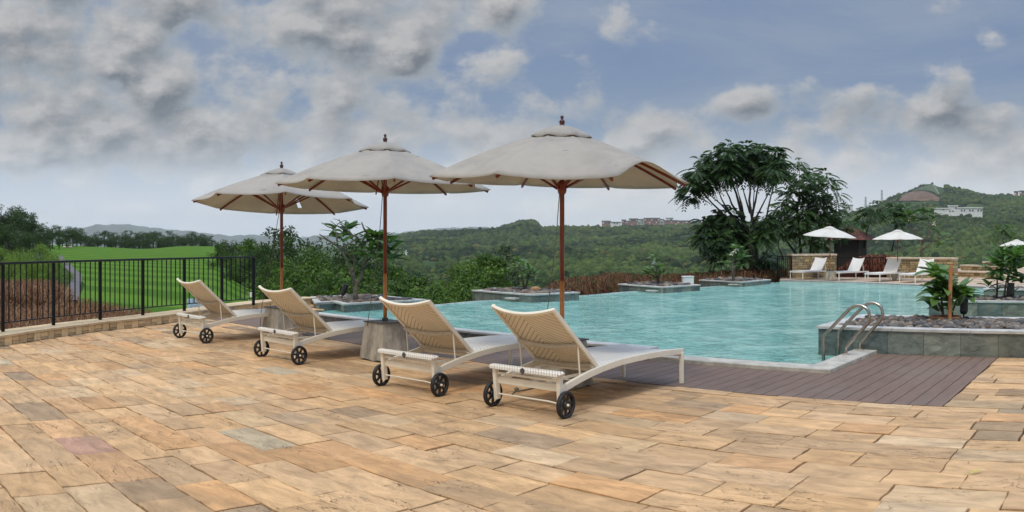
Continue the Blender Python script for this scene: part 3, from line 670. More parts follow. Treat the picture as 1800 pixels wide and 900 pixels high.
def feather_tree(name, label, base_px, d, clusters, trunks, depth=1.0, den=26, fl=.52, ll=.20, cat='tree', pal=PAL['feather'], trad=.07, group=None, ox=0, oy=0, sc=1, npair=7, droop=.55):
    """clusters in photo pixels (x,y,r); trunks: lists of (x,y,depth offset)"""
    cx = np.mean([c[0] for c in clusters]); base = PX(base_px[0], base_px[1], d); root = thing(name, label, cat, base, 0, group)
    mpp = d / F; P0, Dv = [], []; k = -1
    for (x, y, r) in clusters:
        k += 1; rr_ = r * mpp; off = rng.uniform(-1, 1) * depth; c = PX(x, y, d + off); n = int(den * 2.0 * (r / 18) ** 2)
        u = unit(n); p = u * rr_ * rng.uniform(.2, .85, (n, 1)) + np.array(c); P0.append(p)
        dv = u * .9 + unit(n) * .5; dv[:, 2] = dv[:, 2] * .4 + .15; Dv.append(dv)
    P0 = np.concatenate(P0); Dv = np.concatenate(Dv); Lg = fl * rng.uniform(.6, 1.25, len(P0))
    V, Fq, c = fronds(P0, Dv, Lg, droop, npair, ll, *pal); np_obj('crown', V, Fq, M_leaf, c, parent=root, org=base)
    m = MB()
    for tr in trunks:
        pts = [PX(x, y, d + o) for (x, y, o) in tr[1:]]; pts2 = [pts[0]]
        for a, b in zip(pts[:-1], pts[1:]): pts2 += [a.lerp(b, .5) + Vector((random.uniform(-.03, .03), random.uniform(-.03, .03), 0)), b]
        n = len(pts2); m.tube(pts2, [tr[0] * (1 - .8 * i / (n - 1)) for i in range(n)], 7)
    m.build('trunk', M_darkbark, root, org=base, smooth=True); return root
def cp(l, ox=1180, oy=230, s=3.103): return [(ox + x / s, oy + y / s, r / s) for x, y, r in l]
def ct(l, ox=1180, oy=230, s=3.103): return [[t[0]] + [(ox + x / s, oy + y / s, o) for x, y, o in t[1:]] for t in l]
c1 = cp([(110, 290, 45), (140, 230, 45), (185, 185, 50), (245, 150, 55), (310, 105, 45), (340, 165, 60), (410, 120, 55), (425, 190, 60), (480, 115, 50), (530, 150, 55), (560, 210, 55), (595, 240, 35), (235, 230, 50), (395, 235, 40), (500, 240, 45), (90, 335, 32), (190, 285, 38), (120, 360, 25), (300, 210, 50), (570, 110, 25), (590, 170, 35),
         (200, 510, 50), (170, 580, 38), (260, 490, 60), (330, 460, 45), (320, 560, 65), (260, 600, 45), (240, 680, 32), (430, 540, 48), (490, 590, 38), (380, 620, 45), (510, 480, 34), (520, 520, 42), (530, 710, 40), (300, 640, 40), (220, 640, 30), (400, 690, 26)])
t1 = ct([[.10, (430, 800, 0), (445, 700, 0), (420, 600, .1), (400, 500, .1), (370, 400, .2), (330, 280, .2), (300, 150, .2)], [.09, (440, 800, .1), (465, 690, .1), (470, 600, 0), (440, 470, 0), (425, 380, 0), (430, 290, 0), (430, 160, 0)], [.07, (415, 800, -.1), (390, 700, -.2), (380, 640, -.2), (340, 540, -.3), (260, 430, -.4), (190, 360, -.5), (130, 300, -.5)],
         [.05, (400, 500, .1), (330, 400, .3), (300, 330, .4), (250, 220, .5)], [.05, (420, 600, 0), (370, 500, .3), (270, 400, .6), (180, 330, .7)], [.05, (440, 470, 0), (460, 380, .3), (480, 280, .4), (520, 180, .4)], [.05, (470, 600, .2), (520, 470, .4), (545, 350, .5), (570, 240, .6)], [.04, (400, 480, 0), (385, 400, -.2), (345, 260, -.3)], [.04, (420, 560, -.1), (300, 420, -.5), (255, 320, -.6), (200, 230, -.6)],
         [.04, (430, 450, .1), (400, 350, .2), (370, 230, .3)], [.04, (450, 500, -.2), (510, 380, -.3), (560, 280, -.4)], [.04, (380, 640, -.3), (300, 560, -.6), (210, 520, -.7)], [.05, (465, 790, .1), (470, 720, .2), (520, 660, .5), (545, 560, .6), (600, 480, .7)], [.03, (425, 560, .2), (385, 430, .5), (360, 300, .6)], [.03, (440, 470, -.3), (450, 360, -.4), (460, 200, -.5)]])
feather_tree('feathery_tree', 'tallest feathery tree with a dark high crown on many thin bare stems', (1318.6, 488), 30.5, c1, t1, 1.0, 36)
c2 = cp([(700, 165, 20), (690, 210, 26), (705, 260, 45), (775, 270, 50), (845, 240, 38), (870, 285, 32), (640, 335, 32), (700, 340, 60), (800, 345, 60), (895, 345, 32), (620, 400, 45), (720, 430, 70), (830, 430, 65), (905, 430, 40), (600, 480, 50), (700, 520, 70), (820, 490, 50), (920, 480, 35), (750, 610, 30), (820, 610, 38), (600, 550, 42), (930, 560, 35), (960, 510, 25), (580, 430, 30), (880, 540, 40), (760, 180 + 60, 25)])
t2 = ct([[.07, (705, 690, 0), (700, 600, 0), (730, 500, .1), (750, 420, 0), (760, 260, 0)], [.06, (700, 690, .1), (650, 630, .2), (600, 560, .3), (590, 470, .3)], [.05, (760, 690, .1), (760, 600, 0), (810, 500, .1), (850, 400, 0), (860, 260, 0)], [.04, (800, 690, 0), (800, 610, 0), (830, 520, .3), (900, 440, .4), (900, 350, .4)], [.04, (700, 600, 0), (690, 450, -.3), (700, 340, -.3), (700, 170, -.3)], [.04, (610, 700, 0), (585, 640, 0), (590, 560, .2)]])
feather_tree('feathery_tree', 'feathery tree with one upright plume, right of the tallest tree', (1407, 452), 34, c2, t2, 1.2, 24, pal=((.020, .048, .014), (.065, .125, .032)))
def cr(l, ox=1360, oy=300, s=4.09): return cp(l, ox, oy, s)
def ctr(l): return ct(l, 1360, 300, 4.09)
feather_tree('feathery_tree', 'small thin feathery tree with dark drooping leaves behind the brown hut roof', (1525, 440), 42, cr([(640, 290, 45), (700, 270, 50), (750, 300, 40), (690, 340, 40), (620, 350, 35), (760, 260, 35), (640, 390, 30)]), ctr([[.05, (650, 560, 0), (670, 440, 0), (700, 350, 0), (710, 270, 0)], [.03, (670, 440, 0), (640, 350, .2), (640, 290, .2)]]), 1.0, 22)
feather_tree('feathery_tree', 'wide low feathery tree on a leaning stem above the right white umbrella', (1568, 445), 44, cr([(820, 280, 50), (880, 260, 50), (940, 270, 50), (860, 320, 45), (920, 330, 45), (960, 310, 35), (800, 330, 35), (900, 380, 30)]), ctr([[.05, (850, 580, 0), (870, 470, 0), (880, 380, 0), (880, 280, 0)], [.03, (880, 400, 0), (930, 320, .3), (940, 270, .3)]]), 1.0, 22, pal=((.020, .048, .014), (.065, .125, .032)))
feather_tree('feathery_tree', 'pale green slender tree behind the stepped walls at the right', (1762, 470), 62, cr([(1640, 400, 45), (1690, 420, 35), (1600, 430, 35), (1650, 450, 35), (1600, 480, 18), (1700, 390, 25)]), ctr([[.05, (1648, 620, 0), (1648, 500, 0), (1645, 360, 0)]]), 1.0, 20, fl=.9, ll=.28, pal=((.05, .10, .025), (.12, .19, .05)))

# ------------------------------------------------------------------ big leaved plants (frangipani)
def blade(m, p, dirv, ln, wd, droop, col, roll=0.0, nseg=4):
    d = Vector(dirv).normalized(); s = d.cross(Vector((0, 0, 1)))
    if s.length < .05: s = Vector((1, 0, 0))
    s.normalize(); s = Matrix.Rotation(roll, 3, d) @ s; vs = []; q = Vector(p)
    for i in range(nseg + 1):
        t = i / nseg; w_ = wd * (.12 + 1.0 * math.sin(math.pi * min(1, t ** .75 * .93 + .05)) ** .8) * .5 if i < nseg else .002
        dd = (d + Vector((0, 0, -droop * t * 1.6))).normalized(); n = s.cross(dd).normalized()
        vs += [q - s * w_ + n * w_ * .28, q, q + s * w_ + n * w_ * .28]; q = q + dd * (ln / nseg)
    fs = []
    for i in range(nseg):
        a = i * 3; fs += [(a, a + 1, a + 4, a + 3), (a + 1, a + 2, a + 5, a + 4)]
    m.add(vs, fs, col)
def lcol(light=.5):
    t = min(1, max(0, random.gauss(light, .25))); a, b = (.025, .070, .018), (.115, .210, .050); return tuple(a[i] * (1 - t) + b[i] * t for i in range(3))
def rosette(m, p, up, n, ln, wd, light=.5, droop=.35, spread=1.0):
    up = Vector(up).normalized(); a0 = random.uniform(0, 6.28)
    for i in range(n):
        a = a0 + i * 2.4; e = random.uniform(-.1, .8); s = Vector((math.cos(a), math.sin(a), 0)) * spread
        d = (s + up * e * 1.2).normalized(); blade(m, Vector(p) + up * random.uniform(-.02, .05), d, ln * random.uniform(.75, 1.15), wd * random.uniform(.8, 1.15), droop * random.uniform(.4, 1.5), lcol(light), random.uniform(-.5, .5))
def plant(name, label, d, base, stems, roses, leafl, leafw, r0=.03, bark=None, cat='plant', group=None, light=.5, flowers=(), depth=.25, droop=.35):
    b = PX(base[0], base[1], d); root = thing(name, label, cat, b, 0, group); m = MB()
    for st in stems:
        pts = [PX(x, y, d + o) for x, y, o in st[1:]]; n = len(pts); m.tube(pts, [st[0] * (1 - .55 * i / (n - 1)) for i in range(n)], 8)
    m.build('stem', bark or M_bark, root, org=b, smooth=True); m = MB()
    for (x, y, n) in roses:
        rosette(m, PX(x, y, d + random.uniform(-depth, depth)), (random.uniform(-.3, .3), random.uniform(-.3, .3), 1), n, leafl, leafw, light, droop)
    m.build('leaf_cluster', M_leafbig, root, org=b)
    for (x, y) in flowers:
        m = MB(); p = PX(x, y, d - .1)
        for k in range(5):
            a = k * 1.2566; blade(m, p, (math.cos(a), -.4, math.sin(a)), .055 * d / 15, .035 * d / 15, .1, (.9, .9, .8))
        m.build('flower', M_flower, root, org=b)
    return root

# ------------------------------------------------------------------ ZONE: terrace, paving, deck, pool
ZW = -.05
deckFL = AB(0, 6.43); cor = U(1654, 717.5); aR = toAB(cor)[0]; bR0 = 6.43; bR1 = toAB(U(1750, 631))[1]
copFR = U(1461, 656.7); aC = toAB(copFR)[0]; bC = 7.70
aL = 13.2                                                   # deck runs on to the left behind the loungers
plant_front_b = toAB(U(1650, 625.8))[1]; bP = plant_front_b
# kerb line on the left (base of its inner face)
KB = [(-700, 690), (-420, 664), (-200, 638), (-90, 622), (0, 610), (72, 598), (176, 583), (240, 576), (312, 566), (390, 554), (463, 543.5), (520, 538), (560, 534.5)]
def smooth_poly(pts, k=5):
    out = []; n = len(pts)
    for i in range(n - 1):
        p0, p1, p2, p3 = pts[max(i - 1, 0)], pts[i], pts[i + 1], pts[min(i + 2, n - 1)]
        for j in range(k):
            t = j / k; out.append(.5 * ((2 * p1) + (-p0 + p2) * t + (2 * p0 - 5 * p1 + 4 * p2 - p3) * t * t + (-p0 + 3 * p1 - 3 * p2 + p3) * t ** 3))
    return out + [pts[-1]]
kerb = smooth_poly([U(x, y) for x, y in KB])
# paving polygon test in (a,b)
kerbAB = [toAB(p) for p in kerb]
def kerb_b(a):                                             # inside if b < kerb_b(a)
    best = 99
    for (a0, b0), (a1, b1) in zip(kerbAB[:-1], kerbAB[1:]):
        if min(a0, a1) <= a <= max(a0, a1): best = min(best, b0 + (b1 - b0) * (a - a0) / (a1 - a0 + 1e-9))
    return best
def in_terrace(a, b):
    p = AB(a, b)
    # left of kerb? use cross product against nearest kerb segment
    bi = min(range(len(kerb) - 1), key=lambda i: (kerb[i] - p).length_squared); k0, k1 = kerb[bi], kerb[bi + 1]
    if 900 + F * math.atan2(p.x, p.y) > 560 or p.y < 0: return True
    if (k1 - k0).normalized().cross(p - k0).z > .22: return False
    return True
# slabs
pv = MB(); a_min, a_max = -9.0, 17.0; b = -6.0; rowi = 0
def slab_color(a, b):
    r = random.random(); f_ = random.uniform(.84, 1.14); wm = random.uniform(-.03, .03); j = lambda c: (c[0] * f_ * (1 + wm), c[1] * f_, c[2] * f_ * (1 - 2 * wm))
    if r < .66: c = j((.61, .385, .195))
    elif r < .82: c = j((.64, .44, .245))
    elif r < .90: c = j((.62, .355, .165))
    elif r < .935: c = j((.62, .36, .17))
    elif r < .985: c = j((.42, .285, .165))
    else: c = j((.54, .43, .28))
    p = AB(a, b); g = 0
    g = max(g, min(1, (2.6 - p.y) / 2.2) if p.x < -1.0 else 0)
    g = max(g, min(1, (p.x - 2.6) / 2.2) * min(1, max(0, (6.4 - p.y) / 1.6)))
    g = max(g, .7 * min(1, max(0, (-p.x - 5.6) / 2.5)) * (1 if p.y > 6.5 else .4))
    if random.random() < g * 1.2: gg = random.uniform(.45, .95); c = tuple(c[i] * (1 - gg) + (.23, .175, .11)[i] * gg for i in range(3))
    if abs(p.x + 2.75) < .22 and abs(p.y - 4.68) < .16: c = (.50, .285, .19)
    return c
def slab(a0, a1, b0, b1, z, col):
    g = random.uniform(.0015, .0045) + (.006 if random.random() < .3 else 0); a0 += g; a1 -= g; b0 += g; b1 -= g; n = max(2, int((a1 - a0) / .07)); k = max(2, int((b1 - b0) / .07)); J = .0065
    ring = []
    for i in range(n): ring.append((a0 + (a1 - a0) * i / n, b0 + random.uniform(-J, J) * (i > 0)))
    for i in range(k): ring.append((a1 + random.uniform(-J, J) * (i > 0), b0 + (b1 - b0) * i / k))
    for i in range(n): ring.append((a1 - (a1 - a0) * i / n, b1 + random.uniform(-J, J) * (i > 0)))
    for i in range(k): ring.append((a0 + random.uniform(-J, J) * (i > 0), b1 - (b1 - b0) * i / k))
    tx, ty = random.uniform(-.004, .004), random.uniform(-.006, .006); ca, cb = (a0 + a1) / 2, (b0 + b1) / 2; vs = []
    for s, dz_ in ((1, -.03), (1, -.003), (.985, 0)):
        for (a, b) in ring:
            a2 = ca + (a - ca) * s if s != 1 else a; b2 = cb + (b - cb) * s if s != 1 else b
            vs.append(AB(a2, b2, z + dz_ + tx * (a - ca) + ty * (b - cb)))
    m = len(ring); fs = []
    for q in range(2):
        for i in range(m): fs.append((q * m + i, q * m + (i + 1) % m, (q + 1) * m + (i + 1) % m, (q + 1) * m + i)[::-1])
    fs.append(tuple(2 * m + i for i in range(m))[::-1]); pv.add(vs, fs, col)
while b < 18.0:
    wd = random.choice((.26, .28, .28, .30, .27)); b1 = b + wd
    if b < 6.43 < b1 + .12 or (b < 6.43 and b1 > 6.35): b1 = 6.43
    if b < bP - .01 < b1: b1 = bP
    a = a_min - random.uniform(0, .6)
    if b >= bP - .005: a = aL
    while a < a_max:
        ln = random.uniform(.32, .70); a1 = a + ln
        if b >= 6.43 - 1e-6 and b < bP - .005:
            if a >= aR and a < aL: a = aL; continue
            if a < aR < a1 + .15: a1 = aR - .005
        ca, cb = (a + a1) / 2, (b + b1) / 2
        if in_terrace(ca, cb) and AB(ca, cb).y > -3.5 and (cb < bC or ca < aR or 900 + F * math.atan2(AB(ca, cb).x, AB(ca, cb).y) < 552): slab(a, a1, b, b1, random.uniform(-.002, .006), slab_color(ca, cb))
        a = a1
        if b >= 6.43 - 1e-6 and b < bP - .005 and abs(a - (aR - .005)) < 1e-6: a = aL
    b = b1
o = pv.build('paving', M_pave); tag(o, kind='structure')
# bedding below the slabs and body of the terrace
bed = MB(); left_pts = [p + (kerb[min(i + 1, len(kerb) - 1)] - kerb[max(i - 1, 0)]).normalized().cross(Vector((0, 0, 1))) * -.38 for i, p in enumerate(kerb)]
poly = [(p.x, p.y) for p in left_pts] + [tuple(AB(aC + 8.9, bC + .1)[:2]), tuple(AB(aC, bC + .1)[:2]), tuple(AB(aC, bP + .1)[:2]), tuple(AB(-14, bP + .1)[:2]), tuple(AB(-14, -10)[:2])]
bed.prism(poly, -1.6, -.028); o = bed.build('terrace_base', M_bed); tag(o, kind='structure')
# deck boards run along eB
dk = MB(); a = aR; bw = .142
while a < aL:
    b1 = bC + .02 if a > aC - .01 else bP - .006
    c0 = random.uniform(.92, 1.08); colb = (.170 * c0, .108 * c0, .074 * c0); cutb = random.uniform(6.6, b1) if random.random() < .5 else None
    segs = [(6.435, b1)] if cutb is None else [(6.435, cutb - .002), (cutb + .002, b1)]
    if a < aC - .01 and a + bw > aC - .01: pass
    for s0, s1 in segs:
        p = AB(a + bw / 2, (s0 + s1) / 2, -.009); dk.box(p, (bw - .007, s1 - s0, .026), ROT - 0 if False else Matrix((eA, eB, Vector((0, 0, 1)))).transposed(), colb)
    a += bw
o = dk.build('deck', M_deck, bevel=.0015); tag(o, kind='structure')
ROTM = Matrix((eA, eB, Vector((0, 0, 1)))).transposed()

# water and basin
wl = [U(x, y, ZW) for x, y in [(700, 541), (785, 534.5), (829, 530), (1045, 518.3), (1095, 513.5), (1235, 505), (1360, 497)]]
far_pts = [U(x, y, ZW) for x, y in [(1375, 494.5), (1500, 497.5), (1620, 503), (1760, 508), (1900, 516)]]
wpoly = [AB(aC + 9.2, bC + .05), AB(aC, bC + .05), AB(aC, bP + .1), AB(aC - 4.5, bP + .1), AB(aC - 12, bP + .1)] + far_pts[::-1] + wl[::-1] + [U(690, 541, ZW), U(604, 545, ZW), U(550, 542, ZW)]
bmw = MB(); bmw.add([(p.x, p.y, ZW) for p in wpoly], [tuple(range(len(wpoly)))[::-1]]); 
o = bmw.build('water', M_water); tag(o, kind='structure')
if o.data.polygons[0].normal.z < 0: o.data.flip_normals()
# infinity edge wall: thin rim, outer face falling away
ew = MB(); ew.sweep([p + Vector((0, 0, 0)) for p in wl], [(-.06, -1.6), (-.06, .004), (.02, .004), (.02, -1.6)]); o = ew.build('pool_edge_wall', M_slate); tag(o, 'thin stone wall carrying the overflow edge of the pool', 'wall')
for i in range(0, len(ew.c)): pass
# coping
cpn = thing('pool_coping', 'light stone kerb with a dark face running between the deck and the pool', 'kerb', AB(aC, bC))
m = MB(); org = AB(aC, bC)
m.box(AB(aC + 2.1 / 2, bC + .14, .015), (2.1, .28, .06), ROTM); m.box(AB(aC + .001 + .14, (bC + .28 + bP) / 2, .015), (.28, bP - bC - .28 + .02, .059), ROTM)
m.build('right_section', M_poolcap, cpn, org=org, bevel=.008)
m = MB(); m.box(AB(aC + 2.103 + 3.5, bC + .105, .118), (7.0, .20, .03), ROTM); m.build('left_section', M_palecap, cpn, org=org, bevel=.006)
m = MB(); m.box(AB(aC + 2.103 + 3.5, bC + .105, .045), (7.0, .18, .115), ROTM); m.build('left_face', M_darkface, cpn, org=org)
m = MB(); m.box(AB(aC + 4.5, bC + .16, -.6), (9.0, .16, 1.1), ROTM); m.build('basin_wall', M_slate, cpn, org=org)

# kerb: coping slabs and stacked stone blocks
kr = thing('kerb_wall', 'low curved yellow stone kerb carrying the black railing', 'kerb', kerb[20])
bl = MB(); cpb = MB(); org = kerb[20]; seg = .0
def along(poly, s):
    for p, q in zip(poly[:-1], poly[1:]):
        l = (q - p).length
        if s <= l: return p.lerp(q, s / l), (q - p).normalized()
        s -= l
    return poly[-1], (poly[-1] - poly[-2]).normalized()
tot = sum((q - p).length for p, q in zip(kerb[:-1], kerb[1:])); s = 0; k = 0
while s < tot - .15:
    ln = random.uniform(.14, .17); p, d = along(kerb, s + ln / 2); nrm = Vector((-d.y, d.x, 0)); mm = Matrix((d, nrm, Vector((0, 0, 1)))).transposed()
    c0 = random.uniform(.75, 1.15); col = (.70 * c0, .53 * c0, .30 * c0)
    if k % 2: 
        bl.box(p + nrm * (.06 + random.uniform(-.006, .006)) + Vector((0, 0, .055)), (ln - .010, .12, .105), mm, col)
    else:
        hh = random.uniform(.035, .05); bl.box(p + nrm * .06 + Vector((0, 0, hh / 2 + .002)), (ln - .010, .12, hh - .008), mm, tuple(c * .8 for c in col)); bl.box(p + nrm * (.06 + random.uniform(-.005, .005)) + Vector((0, 0, hh + (.107 - hh) / 2)), (ln - .010, .12, .107 - hh - .006), mm, col)
    s += ln; k += 1
bl.build('stone_blocks', M_stone, kr, org=org, bevel=.006)
core = MB(); core.sweep([p for p in kerb], [(-.36, -.3), (-.36, .105), (-.04, .105), (-.04, -.3)]); core.build('core', M_darkface, kr, org=org)
s = 0
while s < tot - .3:
    ln = random.uniform(.7, 1.1); ln = min(ln, tot - s); pts = [along(kerb, s + ln * t)[0] + Vector((0, 0, .11)) for t in (.004, .25, .5, .75, .996)]
    c0 = random.uniform(.9, 1.1); cpb.sweep(pts, [(-.40, 0), (-.40, .03), (.012, .03), (.012, 0)], col=(.60 * c0, .46 * c0, .28 * c0)); s += ln
cpb.build('coping', attr_mat('kerb_top_stone', .8, 7, .25, (.4, .006)), kr, org=org)

# railing
posts = [(-560, None), (-440, None), (-330, None), (-230, None), (-145, None), (-66, None), (5, 583), (94, 571.7), (176, 562), (251, 554), (324, 546.5), (390, 540.5), (445.5, 535.5)]
PP = []
off = [p + (kerb[min(i + 1, len(kerb) - 1)] - kerb[max(i - 1, 0)]).normalized().cross(Vector((0, 0, 1))) * -.24 for i, p in enumerate(kerb)]
for x, y in posts:
    a = AZ(x); best = min(off, key=lambda p: abs(math.atan2(p.x, p.y) - a)) if y is None else U(x, y, .14)
    PP.append(Vector((best.x, best.y, .14)))
RT = 1.025
rl = thing('railing', 'long curved black steel railing on the yellow stone kerb beside the lawn', 'railing', PP[8])
org = PP[8]; top = [Vector((p.x, p.y, RT)) for p in PP]
m = MB(); m.sweep(smooth_poly(top, 4), [(-.027, -.02), (-.027, .012), (.027, .012), (.027, -.02)]); m.build('top_rail', M_railtop, rl, org=org, bevel=.003)
m = MB(); low = [Vector((p.x, p.y, .255)) for p in PP]; m.sweep(low, [(-.012, -.008), (-.012, .008), (.012, .008), (.012, -.008)]); m.build('bottom_rail', M_railtop, rl, org=org)
for p in PP:
    m = MB(); m.box((p.x, p.y, (RT + .14) / 2 - .012), (.042, .042, RT - .14 - .006), ROTM); m.build('post', M_black, rl, org=org)
for p, q in zip(PP[:-1], PP[1:]):
    n = 7 if (q - p).length > .7 else 6; n = max(5, round((q - p).length / .118))
    for k in range(1, n):
        c = p.lerp(q, k / n); m = MB(); m.box((c.x, c.y, (RT - .02 + .255) / 2), (.014, .014, RT - .02 - .255), ROTM); m.build('baluster', M_black, rl, org=org)

# ------------------------------------------------------------------ planters
def inset(poly, d):
    n = len(poly); out = []; area = sum(poly[i].x * poly[(i + 1) % n].y - poly[(i + 1) % n].x * poly[i].y for i in range(n)); sg = 1 if area > 0 else -1
    for i in range(n):
        p, a, b = poly[i], poly[i - 1], poly[(i + 1) % n]; d1 = (p - a).normalized(); d2 = (b - p).normalized(); n1 = Vector((-d1.y, d1.x, 0)) * sg; n2 = Vector((-d2.y, d2.x, 0)) * sg
        bis = (n1 + n2).normalized(); out.append(p + bis * (d / max(.4, bis.dot(n1))))
    return out
def planter(label, poly, ztop, zbot, capw=.16, fill=.05, tile=.42, npeb=200, pebr=.04, capmat=None, spout=None):
    org = sum(poly, Vector()) / len(poly); org.z = 0; root = thing('planter', label, 'planter', org); n = len(poly)
    face = inset(poly, .02); m = MB()
    for i in range(n):
        a, b = face[i], face[(i + 1) % n]; ln = (b - a).length; k = max(1, round(ln / tile)); d = (b - a) / k; nn = (b - a).normalized(); area = nn.cross(org - a).z; out = Vector((nn.y, -nn.x, 0)) * (1 if area > 0 else -1)
        for j in range(k):
            p, q = a + d * j + nn * .002, a + d * (j + 1) - nn * .002; c0 = random.uniform(.65, 1.3); tint = random.random()
            col = tuple(((.105, .14, .135)[t] * (1 - tint) + (.20, .215, .17)[t] * tint) * c0 for t in range(3)); off_ = -out * random.uniform(.0, .004)
            p, q = p + off_, q + off_; ip, iq = p - out * .1, q - out * .1
            m.add([(p.x, p.y, zbot), (q.x, q.y, zbot), (q.x, q.y, ztop - .035), (p.x, p.y, ztop - .035), (ip.x, ip.y, zbot), (iq.x, iq.y, zbot), (iq.x, iq.y, ztop - .035), (ip.x, ip.y, ztop - .035)], [(0, 1, 2, 3), (5, 4, 7, 6), (1, 5, 6, 2), (4, 0, 3, 7), (3, 2, 6, 7)], col)
    m.build('slate_cladding', M_slate, root, org=org)
    m = MB(); inn = inset(poly, capw)
    for i in range(n):
        j = (i + 1) % n; a, b, c, d = poly[i], poly[j], inn[j], inn[i]; z0, z1 = ztop - .035, ztop
        k = max(1, round((b - a).length / .9))
        for q in range(k):
            t0, t1 = q / k + .0015, (q + 1) / k - .0015; A_, B_, C_, D_ = a.lerp(b, t0), a.lerp(b, t1), d.lerp(c, t1), d.lerp(c, t0)
            m.add([(v.x, v.y, z) for z in (z0, z1) for v in (A_, B_, C_, D_)], [(0, 1, 2, 3)[::-1], (4, 5, 6, 7), (0, 1, 5, 4), (1, 2, 6, 5), (2, 3, 7, 6), (3, 0, 4, 7)])
    o = m.build('coping', capmat or M_palecap, root, org=org, bevel=.004)
    m = MB(); i2 = inset(poly, capw - .02); m.prism([(p.x, p.y) for p in i2], ztop - .35, ztop - fill - .02); m.build('soil', M_soil, root, org=org)
    if spout: m = MB(); q = U(spout[0], spout[1], .03); m.box(q, (.30, .16, .03), ROTM); m.build('spout', M_palecap, root, org=org)
    # pebbles
    xs = [p.x for p in inn]; ys = [p.y for p in inn]; C = []
    def inside(x, y):
        c = False; k = len(inn) - 1
        for i in range(len(inn)):
            if (inn[i].y > y) != (inn[k].y > y) and x < (inn[k].x - inn[i].x) * (y - inn[i].y) / (inn[k].y - inn[i].y) + inn[i].x: c = not c
            k = i
        return c
    while len(C) < npeb:
        x, y = random.uniform(min(xs), max(xs)), random.uniform(min(ys), max(ys))
        if inside(x, y): C.append((x, y, ztop - fill + random.uniform(-.012, .03)))
    C = np.array(C); nP = len(C); r = rng.uniform(pebr * .6, pebr * 1.35, nP); S = np.stack([r * rng.uniform(.8, 1.4, nP), r * rng.uniform(.8, 1.4, nP), r * .75], -1)
    base = np.array([(.13, .12, .11), (.17, .145, .12), (.07, .07, .072), (.24, .20, .15), (.14, .095, .07)])[rng.integers(0, 5, nP)] * rng.uniform(.7, 1.2, (nP, 1))
    V, Fq, c = lumps(C, S, IV2, IF2, base, .05); o = np_obj('pebbles', V, Fq, M_peb, c, smooth=True); tag(o, 'grey and brown river pebbles filling the ' + label, 'pebbles', kind='stuff'); return root, inn
def quadp(l, f, r, z):  # left, front, right pixel corners on plane z -> parallelogram
    a, b, c = U(*l, z), U(*f, z), U(*r, z); return [a, b, c, a + c - b]
P1 = [U(x, y, .12) for x, y in [(545, 521), (553, 532), (585, 529.4), (604, 534), (672, 529.6), (720, 528), (750, 526), (644, 516.6)]]
planter('slate planter with the bare branched frangipani between the two left umbrellas', P1, .12, -1.0, .15, .04, .5, 420, .06, capmat=M_palecap)
P2 = quadp((828.5, 509.7), (934, 517.4), (1020, 513.2), .14)
planter('diamond shaped slate planter with a brown boulder at the infinity edge', P2, .14, -1.2, .17, .02, .42, 240, .07, spout=(900, 524.5))
P3 = quadp((1085.6, 498.9), (1165.6, 504.4), (1232, 500), .12)
planter('diamond shaped slate planter beside the small white box', P3, .12, -1.2, .18, .02, .45, 150, .07, spout=(1146, 511))
P4 = quadp((1228, 491.8), (1305.6, 495.6), (1356, 491), .10)
planter('slate planter at the far corner of the pool under the tallest feathery tree', P4, .10, -1.2, .2, .02, .5, 150, .07, spout=(1290, 500))
zR = .30
def rplant(label, xl, yl, xb, yb, length, ztop, **k):
    fl = U(xl, yl, ztop); bk = U(xb, yb, ztop); depth = toAB(bk)[1] - toAB(fl)[1]; a0 = toAB(fl)[0]; b0 = toAB(fl)[1]
    return planter(label, [AB(a0, b0, ztop), AB(a0 - length, b0, ztop), AB(a0 - length, b0 + depth, ztop), AB(a0, b0 + depth, ztop)], ztop, -1.2, **k)
bfl = toAB(U(1700, 581, zR)); a_l = toAB(U(1452.5, 568, zR))[0]
planter('nearest slate planter at the right behind the deck, with the wooden stake', [AB(a_l, bP, zR), AB(a_l - 6.5, bP, zR), AB(a_l - 6.5, bP + 1.75, zR), AB(a_l, bP + 1.75, zR)], zR, -1.2, capw=.2, fill=.03, tile=.42, npeb=2900, pebr=.034)
rp2 = rplant('second slate planter from the deck at the right, standing in the water', 1630, 527.3, 1690, 519, 6.0, zR, capw=.16, fill=.03, npeb=380, pebr=.06)
rp3 = rplant('third slate planter from the deck at the right', 1727, 507.5, 1760, 502, 6.0, zR, capw=.16, fill=.03, npeb=150, pebr=.06)

